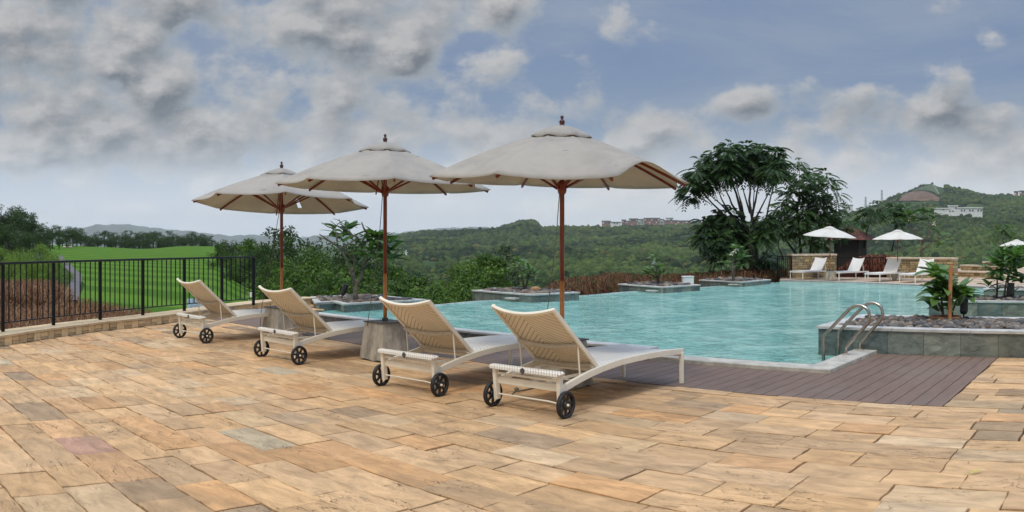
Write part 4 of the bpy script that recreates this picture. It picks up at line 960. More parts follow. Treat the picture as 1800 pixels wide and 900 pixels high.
# ------------------------------------------------------------------ sun loungers
def side_rail(y):
    return float(np.interp(y, [0, .2, .45, .75, 1.1, 1.5, 1.83], [.205, .25, .292, .318, .322, .312, .292]))
def lounger(loc, az_, label, group=None, scale=1):
    root = thing('sun_lounger', label, 'sun lounger', loc, -az_, group)
    hw = .315
    for s in (-1, 1):
        m = MB(); pts = [(s * hw, y, side_rail(y)) for y in np.linspace(.0, 1.83, 15)]; m.sweep(pts, [(-.014, -.026), (-.014, .026), (.014, .026), (.014, -.026)]); m.build('side_rail', M_white, root, bevel=.004)
        m = MB(); m.bar((s * (hw + .0), .0, .065), (s * (hw + .0), -.02, .31), .032, .048, up=(0, 1, 0)); m.build('rear_post', M_white, root, bevel=.004)
        m = MB(); m.bar((s * (hw + .005), 1.805, 0), (s * (hw + .005), 1.80, .285), .034, .034, up=(0, 1, 0)); m.build('leg', M_white, root, bevel=.004)
    m = MB(); m.bar((-hw + .014, 0, .218), (hw - .014, 0, .218), .018, .052); m.build('cross_bar', M_white, root, bevel=.002)
    m = MB(); m.bar((-hw + .014, -.012, .272), (hw - .014, -.012, .272), .016, .016); m.build('cross_bar', M_white, root)
    for y, z, a_, b_ in ((1.80, .268, .02, .035), (.50, .288, .02, .03), (1.15, .298, .02, .022), (.27, .235, .012, .012), (1.78, .225, .011, .011)): m = MB(); m.bar((-hw + .014, y, z), (hw - .014, y, z), a_, b_); m.build('cross_bar', M_white, root)
    for s in (-1, 1): m = MB(); m.bar((s * .20, -.01, .262), (s * .20, .50, .262), .014, .018); m.build('support_rail', M_white, root)
    m = MB(); m.tube([(-.37, 0, .105), (-.30, 0, .108), (.20, 0, .108), (.30, 0, .100), (.37, 0, .10)], .0065, 8); m.build('axle', M_white, root)
    m = MB(); m.sweep([(-.345, -.03, .318), (-.338, -.03, .325), (.338, -.03, .325), (.345, -.03, .318)], [(-.032, -.014), (-.03, .008), (-.018, .019), (.018, .019), (.03, .008), (.032, -.014)]); h = m.build('handle_bar', M_wrap, root, smooth=False, bevel=.004)
    m = MB(); m.lathe([(.001, -.003), (.021, -.003), (.024, 0)], 16, (0, -.0665, .322), 'Y'); b = m.build('badge', M_platecap, root)
    # seat
    def panel(P, nu, nv, u0, u1, v1, t=.012, flip=False):
        m = MB(); uv = []; vs = []
        for side in (0, 1):
            for j in range(nv + 1):
                for i in range(nu + 1):
                    u = u0 + (u1 - u0) * i / nu; v = v1 * j / nv; p = P(u, v, side * t); vs.append(p); uv.append((u, v))
        q = (nu + 1) * (nv + 1); fs = []
        for side in (0, 1):
            for j in range(nv):
                for i in range(nu):
                    a = side * q + j * (nu + 1) + i; f = (a, a + 1, a + nu + 2, a + nu + 1); fs.append(f if side else f[::-1])
        for j in range(nv):
            for i in (0, nu):
                a = j * (nu + 1) + i; b = a + nu + 1; fs.append((a, b, b + q, a + q))
        for i in range(nu):
            for j in (0, nv):
                a = j * (nu + 1) + i; b = a + 1; fs.append((a, b, b + q, a + q))
        m.add(vs, fs); m.uv = uv; return m, q
    def Ps(u, v, t):
        y = .50 + v; z = side_rail(y) + .020 - .020 * (1 - (u / .30) ** 2) + (t - .006)
        return (u, y, z - (.012 if y > 1.80 else 0))
    m, q = panel(Ps, 12, 26, -.303, .303, 1.325); m.build('seat', M_weave, root, smooth=True)
    # backrest
    hy, hz, ty, tz = .485, .325, -.065, .805; ln = math.hypot(ty - hy, tz - hz); dy_, dz_ = (ty - hy) / ln, (tz - hz) / ln; ny, nz = dz_ * -1, dy_   # back-facing normal (towards wheels, down)
    if nz > 0: ny, nz = -ny, -nz
    def bow(u, v): return .055 * (1 - (u / .30) ** 2) * (.35 + .65 * v / ln)
    def Pb(u, v, t):
        k = bow(u, v) + .004 - t
        return (u, hy + dy_ * v + ny * k, hz + dz_ * v + nz * k)
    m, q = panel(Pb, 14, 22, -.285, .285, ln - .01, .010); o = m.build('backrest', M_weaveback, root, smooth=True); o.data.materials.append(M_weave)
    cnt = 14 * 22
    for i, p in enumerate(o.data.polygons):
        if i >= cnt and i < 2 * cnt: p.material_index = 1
    # make sure the camera side (towards the wheels) is the one tinted with painted warm shade
    for s in (-1, 1):
        m = MB(); a = Pb(s * .298, 0, 0); b = Pb(s * .298, ln, 0); m.bar(a, b, .022, .034, up=(0, dz_, -dy_)); m.build('back_frame', M_white, root, bevel=.003)
        m = MB(); a = Pb(s * .29, ln * .42, -.01); m.tube([a, (s * .292, a[1] + .03, .235)], .0065, 8); m.build('brace_rod', M_white, root)
    m = MB()
    for v, th in ((ln, .018),):
        pts = [Pb(u, v, -.002) for u in np.linspace(-.308, .308, 15)]; m.sweep(pts, [(-th, -.012), (-th, .012), (.010, .012), (.010, -.012)], up=(0, dz_, -dy_))
    m.build('top_bar', M_white, root, bevel=.004)
    for v in (ln * .44, .05):
        m = MB(); pts = [Pb(u, v, -.016 if True else 0) for u in np.linspace(-.29, .29, 13)]; pts = [(p[0], p[1] + ny * .012, p[2] + nz * .012) for p in pts]; m.sweep(pts, [(-.014, -.011), (-.014, .011), (.014, .011), (.014, -.011)], up=(0, dy_, dz_)); m.build('back_crossbar', simple_cross, root, bevel=.003)
    for s in (-1, 1):
        wr = MB(); c = (s * .362, 0, .10)
        prof = [(.078, -.014), (.090, -.018), (.099, -.014), (.1015, -.006), (.1015, .006), (.099, .014), (.090, .018), (.078, .014), (.078, -.014)]
        vs = []; n = 32
        for r_, z_ in prof:
            for k in range(n): t = 2 * math.pi * k / n; vs.append((c[0] + z_, r_ * math.cos(t), c[2] + r_ * math.sin(t)))
        fs = [(i * n + k, i * n + (k + 1) % n, (i + 1) * n + (k + 1) % n, (i + 1) * n + k) for i in range(len(prof) - 1) for k in range(n)]
        wr.add(vs, fs); w_ = wr.build('wheel', M_rubber, root, smooth=True)
        m = MB(); m.lathe([(.033, -.016), (.035, -.012), (.035, .012), (.033, .016)], 16, c, 'X')
        for k in range(7):
            t = k * math.pi / 3.5 + .2; m.bar((c[0], .02 * math.cos(t), c[2] + .02 * math.sin(t)), (c[0], .081 * math.cos(t), c[2] + .081 * math.sin(t)), .019, .014, up=(1, 0, 0))
        m.build('rim', M_plastic, w_)
        m = MB(); m.lathe([(.011, .0), (.010, .010), (.004, .014)], 12, (c[0] + s * .016 - (0 if s > 0 else .0), 0, .10), 'X') if s > 0 else m.lathe([(.011, .0), (.010, -.010), (.004, -.014)], 12, (c[0] - .016, 0, .10), 'X'); m.build('hub_cap', M_white, w_)
    root.scale = (scale,) * 3; return root
simple_cross = simple('beige_tube', (.58, .49, .36), .5, scale=10, var=.1)
def wheelpos(l, r):
    a, b = U(*l), U(*r); c = (a + b) / 2; d = b - a; return c, math.atan2(d.x, d.y) - math.pi / 2
specs = [((857, 712), (1006, 738), 'nearest cream sun lounger, rightmost of the four on the stone paving'), ((665, 678), (779, 698), 'cream sun lounger between the middle umbrella block and the nearest lounger'), ((457, 627), (529, 642), 'cream sun lounger standing between the left and the middle umbrella blocks'), ((316, 594), (363, 604), 'cream sun lounger farthest left, in front of the railing')]
proto = None
azs = [R(41.0), R(38.6), R(39.6), R(39.2)]
for i, (l, r, lb) in enumerate(specs):
    c, a = wheelpos(l, r)
    if proto is None: proto = lounger(c, azs[i], lb, 'loungers in the front row on the paving')
    else: o = copy_tree(proto); o.location = c; o.rotation_euler = (0, 0, -azs[i]); o['label'] = lb
# far loungers on the other side of the pool
fls = [((1425, 489.5), 'white sun lounger in front of the short stone wall, left of the first far umbrella'), ((1490, 491), 'white sun lounger in front of the red foliage between the two far umbrellas'), ((1556, 493.5), 'white sun lounger just left of the second far umbrella block'), ((1615, 495), 'white sun lounger in front of the long stone wall, partly behind the potted frangipani')]
ZD = -.01
def far_lounger(loc, az_, label):
    root = thing('sun_lounger', label, 'sun lounger', loc, -az_, 'white loungers on the far side of the pool')
    M_ = M_farwhite; hw = .33
    for s in (-1, 1):
        m = MB(); m.sweep([(s * hw, y, .30) for y in (-.95, 0, .95)], [(-.014, -.026), (-.014, .026), (.014, .026), (.014, -.026)]); m.build('side_rail', M_, root)
        for y in (-.9, .9): m = MB(); m.bar((s * hw, y, 0), (s * hw, y, .28), .034, .034, up=(0, 1, 0)); m.build('leg', M_, root)
    for y in (-.93, .93): m = MB(); m.bar((-hw, y, .29), (hw, y, .29), .03, .04); m.build('cross_bar', M_, root)
    m = MB(); m.box((0, -.30, .325), (.64, 1.28, .03)); m.build('seat', M_, root, bevel=.008)
    m = MB(); pts = []
    n = 8; vs = []
    for k in range(2):
        for j in range(7):
            v = .62 * j / 6
            for i in range(n + 1):
                u = -.31 + .62 * i / n; bw_ = .04 * (1 - (u / .31) ** 2); cz = .34 + v * .82 - bw_ * .5 + (0 if k else -.02); vs.append((u, .34 + v * .57 + bw_ * .7 + (0 if k else .015), cz + .03 * (u / .31) ** 2 * (j == 6)))
    fs = []; q = 7 * (n + 1)
    for k in range(2):
        for j in range(6):
            for i in range(n): a = k * q + j * (n + 1) + i; fs.append((a, a + 1, a + n + 2, a + n + 1) if k else (a, a + n + 1, a + n + 2, a + 1))
    for i in range(n):
        a = 6 * (n + 1) + i; fs.append((a, a + 1, a + 1 + q, a + q))
    for j in range(6):
        for i in (0, n): a = j * (n + 1) + i; b = a + n + 1; fs.append((a, b, b + q, a + q))
    m.add(vs, fs); m.build('backrest', M_, root, smooth=False); 
    for s in (-1, 1): m = MB(); m.bar((s * .25, .72, .30), (s * .25, .62, .68), .02, .02); m.build('brace_rod', M_, root)
    return root
M_farwhite = simple('white_sling', (.80, .77, .72), .6, scale=6, var=.06)
fp = None
for i, ((x, y), lb) in enumerate(fls):
    c = U(x, y, ZD)
    if fp is None: fp = far_lounger(c, R(62), lb); fp.scale = (.86,) * 3; o = fp
    else: o = copy_tree(fp); o.location = c; o['label'] = lb
    o.rotation_euler = (0, 0, -(R([60, 64, 58, 56][i])))

# ------------------------------------------------------------------ umbrellas
def umbrella(pole, az_, phase, label, tilt=(0, 0), Rr=1.2, ztop=2.33, rim=1.90, canvas=None, lift=None, zb=.43, hole=None, rope=True, sc=1.0, group='umbrellas'):
    canvas = canvas or M_canvas
    root = thing('umbrella', label, 'umbrella', (pole.x, pole.y, 0), -(az_ + phase), group)      # local +y points along azimuth az_+phase
    RM = Matrix.Rotation(tilt[0], 3, 'X') @ Matrix.Rotation(tilt[1], 3, 'Y'); piv = Vector((0, 0, ztop))
    def T(v): return RM @ (Vector(v) - piv) + piv
    drop = ztop - rim; ntheta = 96; nr_ = 14
    def prof(r):                                            # gentle dome
        t = r / Rr; return drop * (.93 * t ** 1.22 + .07 * t ** 3)
    def can(r0, rr1, z_off, nrr, scal=.0, lft=None, sag=.014, hole=None):
        m = MB(); vs = []
        for j in range(nrr + 1):
            r = r0 + (rr1 - r0) * j / nrr
            for i in range(ntheta):
                th = 2 * math.pi * i / ntheta; loc = (th / (math.pi / 4)) % 1.0; k = int(th / (math.pi / 4)) % 8; e = abs(loc - .5) * 2        # 1 at rib
                rch = math.cos(math.pi / 8) / math.cos((loc - .5) * math.pi / 4); t = r / Rr; hang = (1 - e * e)
                rad = r * (rch * (1 - .05 * hang * t)); z = ztop + z_off - prof(r) - sag * hang * t ** 1.5 * (1 if rr1 > .5 else -.2)
                if scal: z = ztop + .05 - .105 * (r / .29) ** 1.7
                if scal and j == nrr: z -= scal * (.5 - .5 * math.cos(loc * 2 * math.pi))
                if lft and k in lft: z += lft[k][0] * math.sin(math.pi * loc) ** 1.3 * t ** 2.5; rad *= 1 - lft[k][1] * math.sin(math.pi * loc) * t ** 3
                if e > .97 and not scal: z += .007
                vs.append(T((rad * math.sin(th), rad * math.cos(th), z)))
        fs = [(j * ntheta + i, (j + 1) * ntheta + i, (j + 1) * ntheta + (i + 1) % ntheta, j * ntheta + (i + 1) % ntheta) for j in range(nrr) for i in range(ntheta) if not (hole and i in hole[0] and j in hole[1])]
        m.add(vs, fs); return m
    o = can(.10, Rr, 0, nr_, lft=lift, hole=hole).build('canopy', canvas, root, smooth=True); sm = o.modifiers.new('s', 'SOLIDIFY'); sm.thickness = .004
    o = can(.02, .29, .045, 5, scal=.018).build('vent_cap', canvas, root, smooth=True); sm = o.modifiers.new('s', 'SOLIDIFY'); sm.thickness = .004
    for k in range(8):
        th = k * math.pi / 4; d = (math.sin(th), math.cos(th)); m = MB(); pts = []
        for t in np.linspace(.06, .975, 12): r = Rr * t; pts.append(T((r * d[0], r * d[1], ztop - prof(r) - .030)))
        for a, b in zip(pts[:-1], pts[1:]): m.bar(a, b, .016, .024)
        rb = m.build('rib', M_woodred, root)
        m = MB(); r1 = Rr * .50; m.bar(T((.03 * d[0], .03 * d[1], rim - .06)), T((r1 * d[0], r1 * d[1], ztop - prof(r1) - .03)), .014, .02); m.build('strut', M_woodred, rb)
    top = T((0, 0, ztop)); m = MB(); m.tube([(0, 0, .95), (0, 0, ztop - .45), top + Vector((0, 0, .02))], .021, 16); m.build('pole', M_woodred, root, smooth=True)
    m = MB(); m.tube([(0, 0, zb - .02), (0, 0, .95)], .0205, 16); m.build('lower_pole', M_woodor, root, smooth=True)
    m = MB(); m.lathe([(.022, rim - .11), (.036, rim - .10), (.042, rim - .07), (.036, rim - .045), (.044, rim - .03), (.044, rim), (.022, rim + .01)], 12); m.build('hub', M_woodred, root, smooth=True)
    m = MB(); c = top; z0 = top.z + .04; m.lathe([(.030, z0 - .01), (.034, z0), (.030, z0 + .012), (.018, z0 + .02), (.024, z0 + .035), (.026, z0 + .05), (.014, z0 + .065), (.010, z0 + .072), (.016, z0 + .085), (.013, z0 + .098), (.002, z0 + .104)], 14, (top.x, top.y, 0)); m.build('finial', M_finial, root, smooth=True)
    if rope:
        m = MB(); q = Matrix.Rotation((az_ + phase), 3, 'Z'); a = Vector((-.03, -.02, rim - .08))
        s_ = q @ Vector((-math.cos(az_), math.sin(az_), 0)); pts = [a, a + s_ * .03 + Vector((0, 0, -.4)), a + s_ * .10 + Vector((0, 0, -1.0)), a + s_ * .17 + Vector((0, 0, -1.45))]
        if rope == 2: pts = [a, a + s_ * .10 + Vector((0, 0, -.6)), a + s_ * .24 + Vector((0, 0, -1.3)), a + s_ * .27 + Vector((0, 0, -1.75)), a + s_ * .42 + Vector((0, 0, -1.79))]
        m.tube(pts, .004, 6); m.build('cord', M_rope, root)
    root.scale = (sc,) * 3; return root
def block(pos, az_, label, sc=1.0, z=0):
    root = thing('concrete_stand', label, 'stand', (pos.x, pos.y, z), -az_, 'concrete umbrella blocks')
    m = MB(); n = 6; vs = []
    for j in range(n + 1):
        t = j / n; s = .200 * (1 - t) + .158 * t
        for k in range(4):
            c0, c1 = [(-s, -s), (s, -s), (s, s), (-s, s)][k], [(-s, -s), (s, -s), (s, s), (-s, s)][(k + 1) % 4]
            for q in range(5):
                u = q / 5; vs.append((c0[0] + (c1[0] - c0[0]) * u + random.uniform(-.003, .003), c0[1] + (c1[1] - c0[1]) * u + random.uniform(-.003, .003), .02 + .395 * t + (random.uniform(-.018, .006) if j == 0 else 0)))
    fs = [(j * 20 + i, j * 20 + (i + 1) % 20, (j + 1) * 20 + (i + 1) % 20, (j + 1) * 20 + i) for j in range(n) for i in range(20)] + [tuple(range(20))[::-1], tuple(n * 20 + i for i in range(20))]
    m.add(vs, fs); m.build('concrete_block', M_conc, root)
    m = MB(); m.box((0, 0, .010), (.36, .36, .02)); m.build('foot', M_platecap, root)
    m = MB(); m.box((0, 0, .422), (.345, .345, .012)); m.lathe([(.034, .428), (.034, .46), (.024, .462)], 14); m.build('metal_plate', M_platecap, root, bevel=.002); root.scale = (sc,) * 3; return root
def at(x, d): a = AZ(x); return Vector((d * math.sin(a), d * math.cos(a), 0))
u1, u2, u3 = at(495, 11.25), at(677, 9.22), at(988, 7.5)
umbrella(u1, AZ(495), R(-3), 'leftmost and most distant large canvas umbrella, with a small tear in its underside', (R(-4.2), R(2.2)), 1.2, 2.235, 1.80, hole=((5,), (9, 10, 11)), rope=2, group='large canvas umbrellas on the terrace')
umbrella(u2, AZ(677), R(-5), 'middle one of the three large canvas umbrellas, on the tall concrete block', (R(.2), R(1.5)), 1.2, 2.345, 1.905, group='large canvas umbrellas on the terrace')
umbrella(u3, AZ(988), R(-20), 'nearest large canvas umbrella with a crumpled sagging right side', (R(2.2), R(1.0)), 1.2, 2.29, 1.835, lift={2: (.05, .0), 3: (.17, .02), 4: (-.01, .03)}, group='large canvas umbrellas on the terrace')
block(u1, R(40), 'concrete umbrella block behind the second lounger from the left, holding the leftmost umbrella')
block(u2, R(42), 'weathered concrete umbrella block standing clear in the middle, left of the third lounger')
block(u3, R(42), 'concrete umbrella block half hidden under the nearest lounger')
fz = .80
for x, y, d, ph, tl_, lb in [(1457, 395, 28.5, 10, (R(1), R(3.5)), 'first white umbrella across the pool, tilted, left of the brown hut'), (1578, 401, 28.5, -6, (R(.5), R(-.5)), 'second white umbrella across the pool, right of the brown hut'), (1787, 419, 34, 0, (0, 0), 'white umbrella cut by the right edge, behind the frangipani planters')]:
    p = at(x + (2 if x == 1457 else 0), d); h = Zc(y, d)
    scl = (h - ZD) / 2.46; o = umbrella(p, AZ(x), R(ph), lb, tl_, 1.22, 2.34, 1.93, canvas=M_wcanvas, rope=False, sc=scl, group='white umbrellas across the pool'); o.location.z = ZD
for x, y, lb in [(1459, 489.5, 'concrete umbrella block under the first white umbrella across the pool'), (1577, 493.5, 'concrete umbrella block under the second white umbrella across the pool')]:
    block(at(x, 28.5), R(20), lb, .80, ZD)

# cords on the ground
m = MB(); m.tube([U(975, 672, .006), U(950, 679, .006), U(925, 685, .008), U(908, 688, .02), U(903, 690, .006), U(899, 695, .006)], .007, 6); m.lathe([(.006, 0), (.022, .012), (.02, .03), (.006, .035)], 8, U(908, 688, 0)); o = m.build('rope', M_rope, None, org=U(925, 685), loc=True); tag(o, 'short knotted dark rope on the paving beneath the nearest lounger', 'rope')

m = MB(); pf = U(1706, 832, .012); blade(m, pf, (1, .25, .1), .10, .018, .15, (.55, .50, .10)); m.tube([pf, pf + Vector((-.05, -.01, 0))], .002, 5, (.5, .45, .12)); o = m.build('fallen_leaf', M_leafbig, None, org=pf, loc=True); tag(o, 'single yellowed fallen leaf on the paving near the right edge', 'leaf')

# ------------------------------------------------------------------ pool ladder
ld = thing('pool_ladder', 'pair of bent steel pool grab rails standing on the coping at the pool corner', 'pool ladder', U(1487, 630, .045))
org = U(1487, 630, .045)
profl = [(0, .045), (0, .10), (-.02, .145), (-.235, .375), (-.268, .43), (-.275, .49), (-.25, .55), (-.195, .585), (-.13, .592), (-.065, .565), (-.02, .53), (.225, .28), (.262, .225), (.268, .17), (.268, -.4)]
def arc_s(pr):
    v = [Vector((a, 0, z)) for a, z in pr]; return smooth_poly(v, 4)
for fx, fy in ((1487, 630), (1511.5, 621.7)):
    f0 = U(fx, fy, 0); m = MB(); m.tube([f0 + eA * p.x + Vector((0, 0, p.z)) for p in arc_s(profl)], .0195, 14); r_ = m.build('grab_rail', M_steel, ld, org=org, smooth=True)
    m = MB(); m.lathe([(.050, .045), (.048, .052), (.024, .058)], 18, f0); m.build('flange', M_chrome, ld, org=org, smooth=False)

# ------------------------------------------------------------------ far terrace, walls, hut
ft = MB(); z0 = ZD
fp_ = [U(1371, 491.5, ZD), U(1500, 495.3, ZD), U(1622, 500.3, ZD), U(1690, 501.5, ZD), U(1760, 505.0, ZD), U(1950, 514, ZD)]
bk_ = [at(1950, 48), at(1700, 42), at(1520, 37), at(1372, 33)]
ft.prism([(p.x, p.y) for p in fp_ + bk_], -1.5, ZD - .012); o = ft.build('far_terrace', simple('far_paving', (.50, .37, .25), .8, scale=2, var=.3)); tag(o, kind='structure')
m = MB(); m.sweep([p for p in fp_], [(-.28, -.05), (-.28, .0), (.02, .0), (.02, -.05)]); o = m.build('far_coping', M_palecap); tag(o, 'pale stone coping along the far side of the pool', 'kerb')
m = MB(); m.sweep([p + Vector((0, 0, -.06)) for p in fp_], [(-.1, -.9), (-.1, .0), (.0, .0), (.0, -.9)]); o = m.build('far_pool_wall', M_slate); tag(o, 'dark stone side wall of the pool below the far coping', 'wall')
def stone_wall(label, p, q, zb, zt, th=.4, cap=.07, course=.09):
    root = thing('stone_wall', label, 'wall', (p + q) / 2); org = (p + q) / 2; d = (q - p); ln = d.length; d.normalize(); nn = Vector((d.y, -d.x, 0))
    if nn.dot(-p) < 0: nn = -nn
    mm = Matrix((d, nn, Vector((0, 0, 1)))).transposed(); m = MB(); z = zb; mid = -nn * th / 2
    while z < zt - cap - .01:
        h = min(random.choice((course, course * .7, course * 1.2)), zt - cap - z); s = 0
        while s < ln - .01:
            l = min(random.uniform(.09, .28), ln - s); c0 = random.uniform(.6, 1.2); t = random.random(); col = tuple(((.50, .36, .17)[k] * (1 - t) + (.38, .31, .19)[k] * t) * c0 for k in range(3))
            m.box(p + d * (s + l / 2) + mid + nn * random.uniform(-.012, .012) + Vector((0, 0, z + h / 2 - p.z)), (max(.02, l - .018), th, max(.02, h - .016)), mm, col); s += l
        z += h
    m.build('stonework', M_stone, root, org=org, bevel=.006)
    m = MB(); m.box((p + q) / 2 + mid + Vector((0, 0, (zb + zt - cap) / 2 - p.z)), (ln - .02, th - .05, zt - cap - zb), mm); m.build('mortar', M_darkface, root, org=org)
    m = MB(); k = max(1, round(ln / .8))
    for i in range(k): m.box(p + d * (ln * (i + .5) / k) + mid + Vector((0, 0, zt - cap / 2 - p.z)), (ln / k - .006, th + .07, cap), mm)
    m.build('coping', M_cap, root, org=org, bevel=.008); return root
d1 = 31.0
W = lambda x, d: at(x, d)
stone_wall('short sandstone wall behind the first far umbrella', W(1391, 30.2), W(1471, 31.0), ZD - .02, Zc(446.5, 30.4))
stone_wall('long sandstone wall behind the second far umbrella', W(1558, 31.0), W(1678, 30.0), ZD - .02, Zc(452.5, 30.5))
stone_wall('low stone wall at the right of the long sandstone wall', W(1678, 31.5), W(1752, 30.5), ZD - .02, Zc(477, 31), cap=.06)
stone_wall('raised stone wall with stepped top behind the low wall', W(1688, 35), W(1745, 34), ZD - .02, Zc(466, 34.5), cap=.07)
stone_wall('short top step of pale stone behind the raised wall', W(1727, 37), W(1765, 36.5), ZD - .02, Zc(459.5, 37), cap=.07)
def rail2(label, xs, d, top, bot, n):
    p, q = at(xs[0], d[0]), at(xs[1], d[1]); root = thing('railing', label, 'railing', p); zt, zb = Zc(top, d[0]), Zc(bot, d[0]); m = MB(); m.bar(p + Vector((0, 0, zt)), q + Vector((0, 0, zt)), .05, .035); m.build('rail', M_black, root, org=p); m = MB(); m.bar(p + Vector((0, 0, zb + .1)), q + Vector((0, 0, zb + .1)), .025, .02); m.build('rail', M_black, root, org=p)
    for e in (p, q): m = MB(); m.box(e + Vector((0, 0, (zt + zb) / 2)), (.05, .05, zt - zb)); m.build('post', M_black, root, org=p)
    for i in range(1, n): c = p.lerp(q, i / n); m = MB(); m.box(c + Vector((0, 0, (zt + zb) / 2 + .04)), (.018, .018, zt - zb - .12)); m.build('baluster', M_black, root, org=p)
rail2('short black railing left of the short sandstone wall', (1367, 1391), (29.6, 30), 451, 489, 7)
rail2('black railing between the two sandstone walls in front of the hut', (1472, 1557), (31, 31), 453, 489, 18)
# hut
hp = at(1497, 42); hz0 = float(TZ(1497, 42)) ; hut = thing('hut', 'dark timber hut with a hipped brown roof between the far umbrellas', 'hut', hp + Vector((0, 0, hz0)), -AZ(1497) - R(20)); ez = Zc(421, 42) - hz0; rz_ = Zc(397, 42) - hz0
m = MB(); m.box((0, 0, ez / 2), (1.15, 1.3, ez)); m.build('wall', M_dark, hut)
m = MB()
for s in (-.62, .62): m.box((s, -.7, ez / 2), (.09, .09, ez))
m.build('post', M_dark, hut)
m = MB(); e = 1.05; m.add([(-e, -e, ez - .02), (e, -e, ez - .02), (e, e, ez - .02), (-e, e, ez - .02), (-.25, 0, rz_), (.12, 0, rz_)], [(0, 1, 5, 4), (1, 2, 5), (2, 3, 4, 5), (3, 0, 4), (3, 2, 1, 0)]); m.build('roof', M_rooftile, hut)
# white box
bx = U(1209, 499.5, .05); o_ = MB(); o_.box((0, 0, .11), (.32, .22, .20)); o_.box((0, 0, .225), (.35, .25, .03)); o = o_.build('utility_box', M_render, None, bevel=.01); o.location = bx; tag(o, 'small white utility box behind the diamond shaped planter', 'box')
# pale panel behind the railing
sb = at(347, 19.5); sb.z = -.5; pn = thing('panel', 'pale blue and white panel standing on the grass behind the railing', 'panel', sb, -AZ(347)); m = MB(); m.box((0, 0, .32), (.48, .03, .30)); m.build('board', simple('pale_blue_paint', (.50, .60, .75), .5, scale=9, var=.4), pn, bevel=.005)
for s in (-.2, .2): m = MB(); m.box((s, .03, .1), (.03, .03, .6)); m.build('leg', M_black, pn)
# small white flag on the lawn
fl = at(437, 34); fl.z = float(TZ(437, 34)); fg = thing('golf_flag', 'tiny white flag on the lawn near the last railing post', 'flag', fl); m = MB(); m.tube([(0, 0, 0), (0, 0, .55)], .008, 6); m.build('stick', M_white, fg); m = MB(); m.prism([(0, 0), (.14, .0), (.14, .015), (0, .015)], .33, .53); m.build('cloth', M_flower, fg)

# ------------------------------------------------------------------ plants in planters
def q5(l, ox=540, oy=375, s=5.622): return [[t[0]] + [(ox + x / s, oy + y / s, o) for x, y, o in t[1:]] for t in l]
st = q5([[.062, (483, 870, 0), (478, 800, 0), (475, 715, 0), (462, 640, 0)], [.034, (470, 715, 0), (440, 600, -.1), (390, 470, -.2), (340, 370, -.3)], [.034, (462, 680, 0), (458, 600, .05), (468, 480, .1), (472, 370, .15), (530, 300, .1), (590, 195, .1)], [.026, (590, 195, .1), (560, 150, .1), (537, 85, .1)], [.020, (590, 195, .1), (632, 188, .1)],
         [.032, (480, 715, 0), (540, 620, .2), (550, 560, .3), (580, 490, .35), (630, 432, .4), (700, 432, .45)], [.024, (340, 370, -.3), (300, 325, -.35), (210, 265, -.4), (120, 205, -.45)], [.018, (250, 290, -.35), (170, 250, -.3), (100, 232, -.2)], [.022, (340, 355, -.3), (420, 300, -.1), (492, 240, 0)], [.022, (458, 465, .1), (410, 400, .2), (370, 362, .3), (330, 330, .4)],
         [.020, (300, 325, -.35), (290, 220, -.3), (280, 160, -.3)], [.014, (270, 155, -.3), (200, 130, -.3), (143, 90, -.3)], [.014, (360, 150, -.2), (280, 115, -.2), (228, 72, -.2)], [.014, (370, 150, -.2), (335, 100, -.2), (312, 55, -.2)], [.018, (492, 240, 0), (430, 200, 0), (380, 150, -.1)], [.020, (520, 290, .1), (500, 240, .1), (465, 200, .1)], [.020, (540, 280, .1), (620, 275, .3), (690, 270, .4)], [.020, (530, 510, .5), (600, 455, .5), (650, 430, .5)], [.018, (700, 690, .3), (735, 660, .4), (742, 560, .4), (740, 440, .4)]])
rs_ = [(x / 5.622 + 540, y / 5.622 + 375, n) for x, y, n in [(285, 140, 3), (300, 215, 5), (385, 150, 6), (360, 210, 6), (430, 160, 3), (440, 250, 5), (480, 300, 4), (310, 250, 4), (350, 280, 5), (660, 225, 8), (700, 250, 9), (640, 300, 8), (760, 270, 9), (820, 290, 8), (700, 330, 9), (640, 380, 8), (760, 380, 9), (820, 360, 8), (600, 430, 6), (680, 450, 7), (760, 470, 8), (840, 440, 8), (850, 470, 6), (550, 400, 4), (580, 300, 4)]]
plant('frangipani_tree', 'half bare frangipani tree with grey forked branches growing in the left pebble planter', 16.8, (626, 529), st, rs_, .36, .10, bark=M_bark, cat='tree', light=.45, flowers=[(713, 444)], depth=.4)
plant('frangipani', 'small leafy frangipani bush in the planter with the brown boulder', 19.9, (922, 506), [[.03, (922, 508, 0), (918, 490, 0), (912, 466, 0)], [.025, (923, 508, 0), (930, 485, .1), (935, 472, .1)], [.02, (912, 500, 0), (908, 480, 0), (915, 462, 0)]],
      [(912, 460, 9), (920, 468, 9), (930, 476, 10), (938, 482, 9), (918, 482, 9), (928, 490, 8), (906, 472, 7), (940, 492, 6), (912, 492, 6)], .26, .07, light=.65)
plant('frangipani', 'upright frangipani with a white flower in the planter beside the white box', 23.4, (1155, 498), [[.035, (1158, 500, 0), (1156, 480, 0), (1150, 462, 0)], [.025, (1158, 499, 0), (1152, 480, .1), (1145, 470, .1)]],
      [(1150, 452, 8), (1154, 460, 7), (1146, 474, 8), (1158, 472, 7), (1140, 482, 8), (1160, 484, 8), (1150, 488, 7), (1166, 480, 5)], .28, .07, light=.55, flowers=[(1149, 462)])
plant('frangipani', 'frangipani with white flowers at the pool corner in front of the tallest tree', 25.4, (1288, 490), [[.045, (1289, 492, 0), (1288, 470, 0), (1289, 440, 0)], [.03, (1288, 480, 0), (1296, 462, 0), (1302, 450, 0)]],
      [(1289, 438, 8), (1296, 436, 8), (1304, 444, 8), (1284, 452, 7), (1298, 456, 8), (1308, 452, 7), (1290, 466, 7), (1276, 462, 6), (1302, 468, 6)], .30, .08, light=.6, flowers=[(1292, 441), (1296, 437), (1286, 446)])
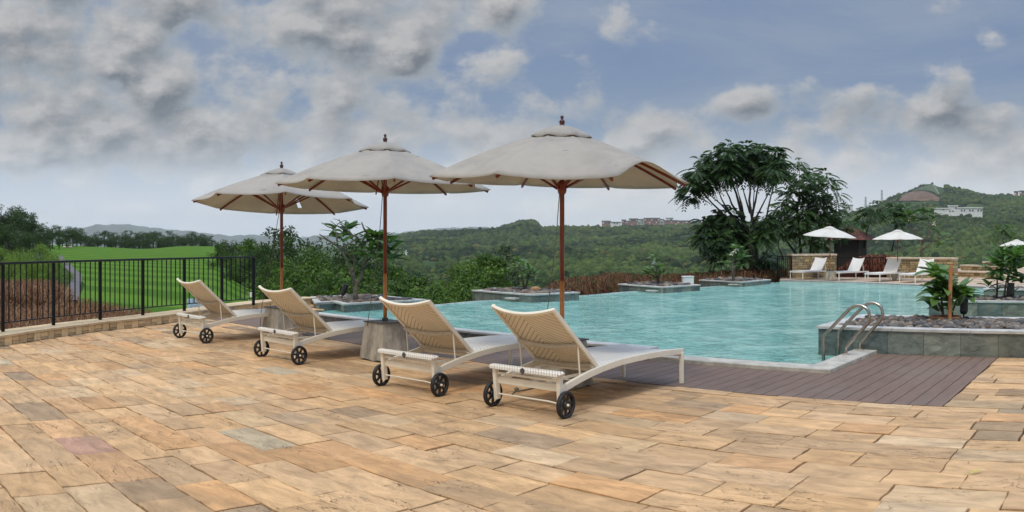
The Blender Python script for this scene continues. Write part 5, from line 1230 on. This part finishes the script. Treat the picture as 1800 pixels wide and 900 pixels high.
# nearest right planter
b0 = 10.95
plant('frangipani', 'frangipani with large dark leaves tied to a wooden stake in the nearest right planter', b0, (1662, 569), [[.022, (1658, 570, 0), (1657, 545, 0), (1654, 520, 0), (1650, 497, 0)], [.018, (1672, 570, .1), (1674, 548, .1), (1684, 522, .1), (1690, 512, .1)], [.018, (1657, 548, 0), (1648, 530, -.1), (1640, 524, -.1)], [.026, (1672, 568, .05), (1673, 555, .05), (1668, 540, .05)]],
      [(1645, 480, 9), (1642, 487, 7), (1650, 500, 8), (1660, 505, 8), (1645, 512, 8), (1655, 522, 9), (1646, 530, 7), (1664, 515, 7), (1684, 512, 9), (1692, 520, 8), (1700, 530, 6), (1680, 524, 8), (1650, 545, 4), (1688, 535, 6), (1668, 530, 6)], .30, .11, bark=M_bark, light=.75, depth=.16, droop=.4)
stk = thing('stake', 'orange wooden stake supporting the frangipani in the nearest right planter', 'stake', PX(1669, 569, b0 - .30)); og = PX(1669, 569, b0 - .30); m = MB(); m.bar(PX(1669, 571, b0 - .30), PX(1671.5, 466, b0 - .30), .042, .03, up=(0, 1, 0)); m.build('post', M_stake, stk, org=og, bevel=.003)
rg = thing('tree_ring', 'round terracotta ring around the stem in the nearest right planter', 'plant ring', PX(1662, 569, b0)); og = PX(1662, 569, b0); m = MB(); n = 28; pr = [(.21, 0), (.21, .035), (.185, .035), (.185, 0)]; m.lathe([(.185, 0), (.21, 0), (.21, .05), (.185, .05), (.185, .0)], n, (og.x, og.y, zR - .02)); m.build('rim', M_terracotta, rg, org=og); m = MB(); m.lathe([(.001, 0), (.186, 0), (.186, .03), (.001, .035)], n, (og.x, og.y, zR - .01)); m.build('soil', simple('red_soil', (.20, .07, .04), .95, scale=20), rg, org=og)
def spot(label, x, y, d, h=.25, tilt=.0, r=.05):
    p = PX(x, y, d); root = thing('spotlight', label, 'garden light', p); m = MB(); m.tube([(0, 0, 0), (0, 0, .07)], .012, 8); m.build('spike', M_plastic, root); m = MB(); ax = Vector((tilt, 0, 1)).normalized(); m.tube([Vector((0, 0, .06)), Vector((0, 0, .06)) + ax * h * .15, Vector((0, 0, .06)) + ax * h], [r * .7, r, r], 16); m.build('housing', M_plastic, root, smooth=False); return root
spot('black upright spotlight beside the staked frangipani', 1694, 560, b0 + .05, .24, .05, .055)
spot('black spotlight in the second right planter', 1778, 527, 14.75, .24, .0, .055)
spot('black tilted spotlight beside the bare frangipani trunk', 601, 524, 16.9, .24, .45, .055)
plant('frangipani', 'dense frangipani with several pale stems in the second right planter', 14.9, (1762, 530), [[.022, (1752, 530, 0), (1753, 500, 0), (1752, 470, 0)], [.022, (1764, 530, 0), (1768, 500, .1), (1775, 470, .1)], [.022, (1770, 530, 0), (1772, 495, .2), (1778, 460, .2)], [.016, (1768, 525, 0), (1782, 512, .1), (1792, 505, .1)]],
      [(1755, 455, 9), (1765, 448, 9), (1776, 450, 9), (1786, 455, 9), (1748, 466, 9), (1758, 470, 9), (1770, 465, 9), (1782, 468, 9), (1792, 470, 8), (1746, 480, 8), (1758, 484, 8), (1774, 482, 8), (1786, 486, 8), (1752, 512, 5), (1796, 496, 7), (1764, 496, 6), (1738, 504, 4), (1790, 444, 7)], .34, .09, light=.7, depth=.3)
plant('frangipani', 'frangipani behind the long wall with yellow green crown and white flowers', 40, (1620, 450), [[.06, (1620, 455, 0), (1620, 430, 0), (1612, 415, 0), (1600, 398, 0)], [.05, (1620, 430, 0), (1632, 412, 0), (1636, 392, 0)], [.04, (1620, 440, 0), (1640, 425, 0), (1648, 410, 0)]],
      [(1600, 380, 9), (1612, 376, 10), (1624, 372, 10), (1634, 374, 9), (1592, 390, 8), (1606, 390, 8), (1618, 386, 9), (1630, 386, 8), (1642, 385, 7), (1650, 410, 6), (1654, 430, 6), (1636, 400, 5)], .6, .12, cat='tree', light=.6, flowers=[(1601, 381), (1599, 386), (1642, 393)])
# boulders
def boulder(label, p, s, col):
    V = IV2 * np.array(s) * (1 + rng.uniform(-.09, .09, (len(IV2), 1))); c = np.tile(np.array(col), (len(V), 1)); o = np_obj('boulder', V, IF2, M_peb, c, smooth=True); o.location = p; tag(o, label, 'boulder')
boulder('brown boulder on the pebbles of the diamond planter at the infinity edge', PX(941, 509, 19.3), (.125, .11, .075), (.34, .20, .10))
boulder('dark round boulder at the left end of the second right planter', PX(1727, 524, 15.0), (.10, .09, .055), (.09, .07, .065))

# ------------------------------------------------------------------ red grasses
def grass(name, label, fn, n, hgt, cols, wd=.02):
    px, d, hs = fn(n); a = (px - 900) / F; z = TZ(px, d); B = np.stack([d * np.sin(a), d * np.cos(a), z - .02], -1); u = unit(n); u[:, 2] = np.abs(u[:, 2]) * .6 + 1.0; u /= np.linalg.norm(u, axis=1, keepdims=True)
    h = hgt * hs * rng.uniform(.6, 1.2, n); T = B + u * h[:, None]; lean = unit(n); lean[:, 2] = -.4; T2 = T + lean * (h * .35)[:, None]; s = unit(n); s[:, 2] = 0; s /= np.linalg.norm(s, axis=1, keepdims=True); w_ = (wd * rng.uniform(.6, 1.4, n))[:, None]
    V = np.stack([B - s * w_, B + s * w_, T + s * w_ * .8, T - s * w_ * .8, T2], 1).reshape(-1, 3); i = np.arange(n)[:, None] * 5
    Fq = np.concatenate([i + [0, 1, 2, 3], i + [3, 2, 4, 4]]); 
    Ft = np.concatenate([i + [0, 1, 2], i + [0, 2, 3], i + [3, 2, 4]])
    pal = np.array(cols)[rng.integers(0, len(cols), n)] * rng.uniform(.7, 1.25, (n, 1)); o = np_obj(name, V, Ft, M_grass, np.repeat(pal, 5, 0)); tag(o, label, 'grass', kind='stuff')
red = [(.17, .055, .035), (.24, .10, .06), (.12, .04, .03), (.28, .15, .09), (.10, .035, .025)]
def strip(n):
    t = rng.random(n); px = -250 + t * 590; dk_ = np.interp(px, [-250, 0, 176, 312, 340], [12.5, 13.6, 14.3, 15.6, 16.3]); d = dk_ + rng.uniform(0, 4.6, n) * np.interp(px, [0, 200, 330], [1, 1, .5]); return px, d, np.interp(px, [100, 125, 150, 200, 330], [1.0, 1.25, 1.2, .95, .45])
grass('red_grass', 'reddish brown fountain grass growing in a strip behind the kerb wall', lambda n: strip(n), 24000, .50, [(.26, .12, .07), (.30, .17, .10), (.20, .08, .05), (.34, .21, .13)], .008)
def mass(n):
    px = -250 + rng.random(n) * 348; d = rng.uniform(19, 30, n); return px, d, np.ones(n) * 1.0
grass('red_grass', 'dense mass of reddish brown grass below the bright green bushes at the left', mass, 42000, .75, [(.26, .12, .07), (.30, .17, .10), (.20, .08, .05), (.34, .21, .13), (.12, .05, .04)], .010)
def hedge(n):
    px = 945 + rng.random(n) * 440; d = np.interp(px, [945, 1100, 1230, 1330, 1385], [22.5, 24.5, 27, 29.5, 31.5]) + 10 * rng.random(n) ** 1.3; hs = np.interp(px, [945, 985, 1060, 1085, 1120, 1200, 1385], [.75, .9, 1.0, 1.08, .95, .9, .95]); return px, d, hs
grass('red_shrubs', 'dark red shrubs and grasses massed behind the far planters', hedge, 100000, .96, red + [(.05, .075, .02), (.09, .11, .03), (.13, .05, .03)], .012)
def green_patch(n):
    px = 930 + rng.random(n) * 180; d = rng.uniform(22, 27, n); return px, d, np.interp(px, [930, 1110], [1.0, .8])
grass('ground_cover', 'yellow green weeds at the outer foot of the overflow edge', green_patch, 14000, .75, [(.07, .12, .03), (.12, .15, .04), (.20, .12, .05), (.05, .09, .02)], .02)
def redfar(n):
    px = 1472 + rng.random(n) * 90; d = rng.uniform(31.6, 35, n); return px, d, np.interp(px, [1472, 1500, 1530, 1562], [.9, 1.1, 1.5, 1.5])
grass('red_shrubs', 'copper red leafy shrubs behind the railing between the two sandstone walls', redfar, 26000, .80, [(.24, .07, .04), (.32, .13, .09), (.14, .035, .022), (.10, .03, .02)], .022)

# ------------------------------------------------------------------ far buildings
def find_d(px, y):
    ds = np.linspace(620, 1600, 400); ys = YH - (TZ(np.full(400, float(px)), ds) - EYE) * F / ds; i = int(np.argmin(abs(ys - y))); return float(ds[i])
def wing(root, org, x0, x1, y0, y1, d, wallm, nwin, nfl, roofm=M_conroof, depth=16, overhang=1.0):
    p, q = at(x0, d), at(x1, d); dd = (q - p); ln = dd.length; dd.normalize(); nn = Vector((dd.y, -dd.x, 0)); nn = nn if nn.dot(-p) > 0 else -nn; mm = Matrix((dd, nn, Vector((0, 0, 1)))).transposed(); zt, zb = Zc(y0, d), Zc(y1, d) - 6
    m = MB(); m.box((p + q) / 2 - nn * depth / 2 + Vector((0, 0, (zt + zb) / 2)), (ln, depth, zt - zb), mm); m.build('wall', wallm, root, org=org)
    m = MB(); m.box((p + q) / 2 - nn * depth / 2 + Vector((0, 0, zt + .6)), (ln + overhang * 2, depth + overhang * 2, 1.2), mm); m.build('roof', roofm, root, org=org)
    fh = (Zc(y0, d) - Zc(y1, d)) / nfl
    for f in range(nfl):
        for k in range(nwin):
            if random.random() < .12: continue
            c = p + dd * (ln * (k + .5) / nwin) + nn * .1 + Vector((0, 0, zt - fh * (f + .55))); m = MB(); m.box(c, (ln / nwin * .55, .3, fh * .42), mm); m.build('window', M_glass if (k + f) % 3 else M_render, root, org=org)
o_ = at(1135, 1590); ht = thing('hotel', 'long red and white hotel block on the crest of the green ridge', 'building', o_)
for a in [(1058, 1073, 389, 394, M_brick, 3, 1), (1073, 1092, 391, 395, M_render, 4, 1), (1093, 1100, 387, 396, M_brick, 2, 2), (1100, 1121, 389, 396, M_brick, 5, 2), (1106, 1121, 385, 389, M_brick, 4, 1), (1121, 1132, 386, 394, M_mint, 2, 2), (1132, 1160, 384, 393, M_brick, 7, 2), (1160, 1167, 386, 393, M_mint, 1, 2), (1167, 1190, 388, 396, M_brick, 6, 2), (1190, 1214, 388.5, 393, M_brick, 5, 1)]:
    wing(ht, o_, a[0], a[1] - .15, a[2], a[3], 1590 + random.uniform(-3, 3), a[4], a[5], a[6])
wing(ht, o_, 1171, 1183, 384, 388, 1600, M_render, 2, 1)
dv = find_d(1690, 374); dv = min(max(dv, 800), 1300); o_ = at(1685, 1060); vl = thing('villa', 'long white flat roofed villa on the green hill below the summit', 'building', o_)
for a in [(1642, 1668, 367, 369.5, 4, 1), (1667, 1683, 362.5, 374, 3, 2), (1683, 1727, 366, 373.5, 9, 1)]: wing(vl, o_, a[0], a[1], a[2], a[3], 1060, M_render, a[4], a[5], roofm=M_render)
o_ = at(1795, 1540); vh = thing('house', 'small pink house on the ridge at the right edge', 'building', o_); wing(vh, o_, 1783, 1790, 337, 344, 1540, M_brick, 2, 1); wing(vh, o_, 1792, 1804, 336, 346, 1540, M_brick, 3, 2)
o_ = at(1489, 1570); vh = thing('house', 'pale low house on the saddle left of the antenna masts', 'building', o_); wing(vh, o_, 1482, 1499, 361, 370, 1570, M_render, 4, 1)
for x, y0, y1, lb in [(1521.5, 346, 362, 'shorter antenna mast on the ridge'), (1550, 334, 354, 'taller lattice antenna mast on the ridge')]:
    d = 1590; b_ = at(x, d); m = MB(); z0, z1 = Zc(y1, d) - 8, Zc(y0, d); mst = thing('antenna_mast', lb, 'mast', b_ + Vector((0, 0, z0))); hgt = z1 - z0
    for sx, sy in ((-1, -1), (1, -1), (1, 1), (-1, 1)): m.bar((sx * 1.6, sy * 1.6, 0), (sx * .8, sy * .8, hgt), .45, .45)
    for k in range(8): z = hgt * k / 8; m.bar((-1.5, -1.5, z), (1.3, -1.3, z + hgt / 8), .3, .3); m.bar((1.5, -1.5, z), (-1.3, -1.3, z + hgt / 8), .3, .3)
    m.build('tower', simple('grey_steel', (.22, .23, .24), .6, scale=1), mst); m = MB(); m.box((0, -1.2, hgt * .82), (2.4, .5, 2.6)); m.build('antenna', M_render, mst); m = MB(); m.box((0, -1.2, hgt * .6), (2.0, .5, 2.0)); m.build('antenna', M_render, mst)

# ------------------------------------------------------------------ haze
HZ = True
if HZ:
    m = MB(); m.box((0, 2500, 130), (20000, 17000, 330)); o = m.build('haze', bpy.data.materials.new('haze')); hm = o.data.materials[0]; hm.use_nodes = True; nt = hm.node_tree; nt.nodes.clear()
    pv_ = N('ShaderNodeVolumePrincipled'); pv_.inputs['Color'].default_value = (.92, .96, 1.0, 1); pv_.inputs['Density'].default_value = .00011; pv_.inputs['Anisotropy'].default_value = .2; ou = N('ShaderNodeOutputMaterial'); L(pv_.outputs[0], ou.inputs['Volume'])
    tag(o, 'pale haze in the air over the hills', 'haze', kind='stuff')
bpy.context.view_layer.update()
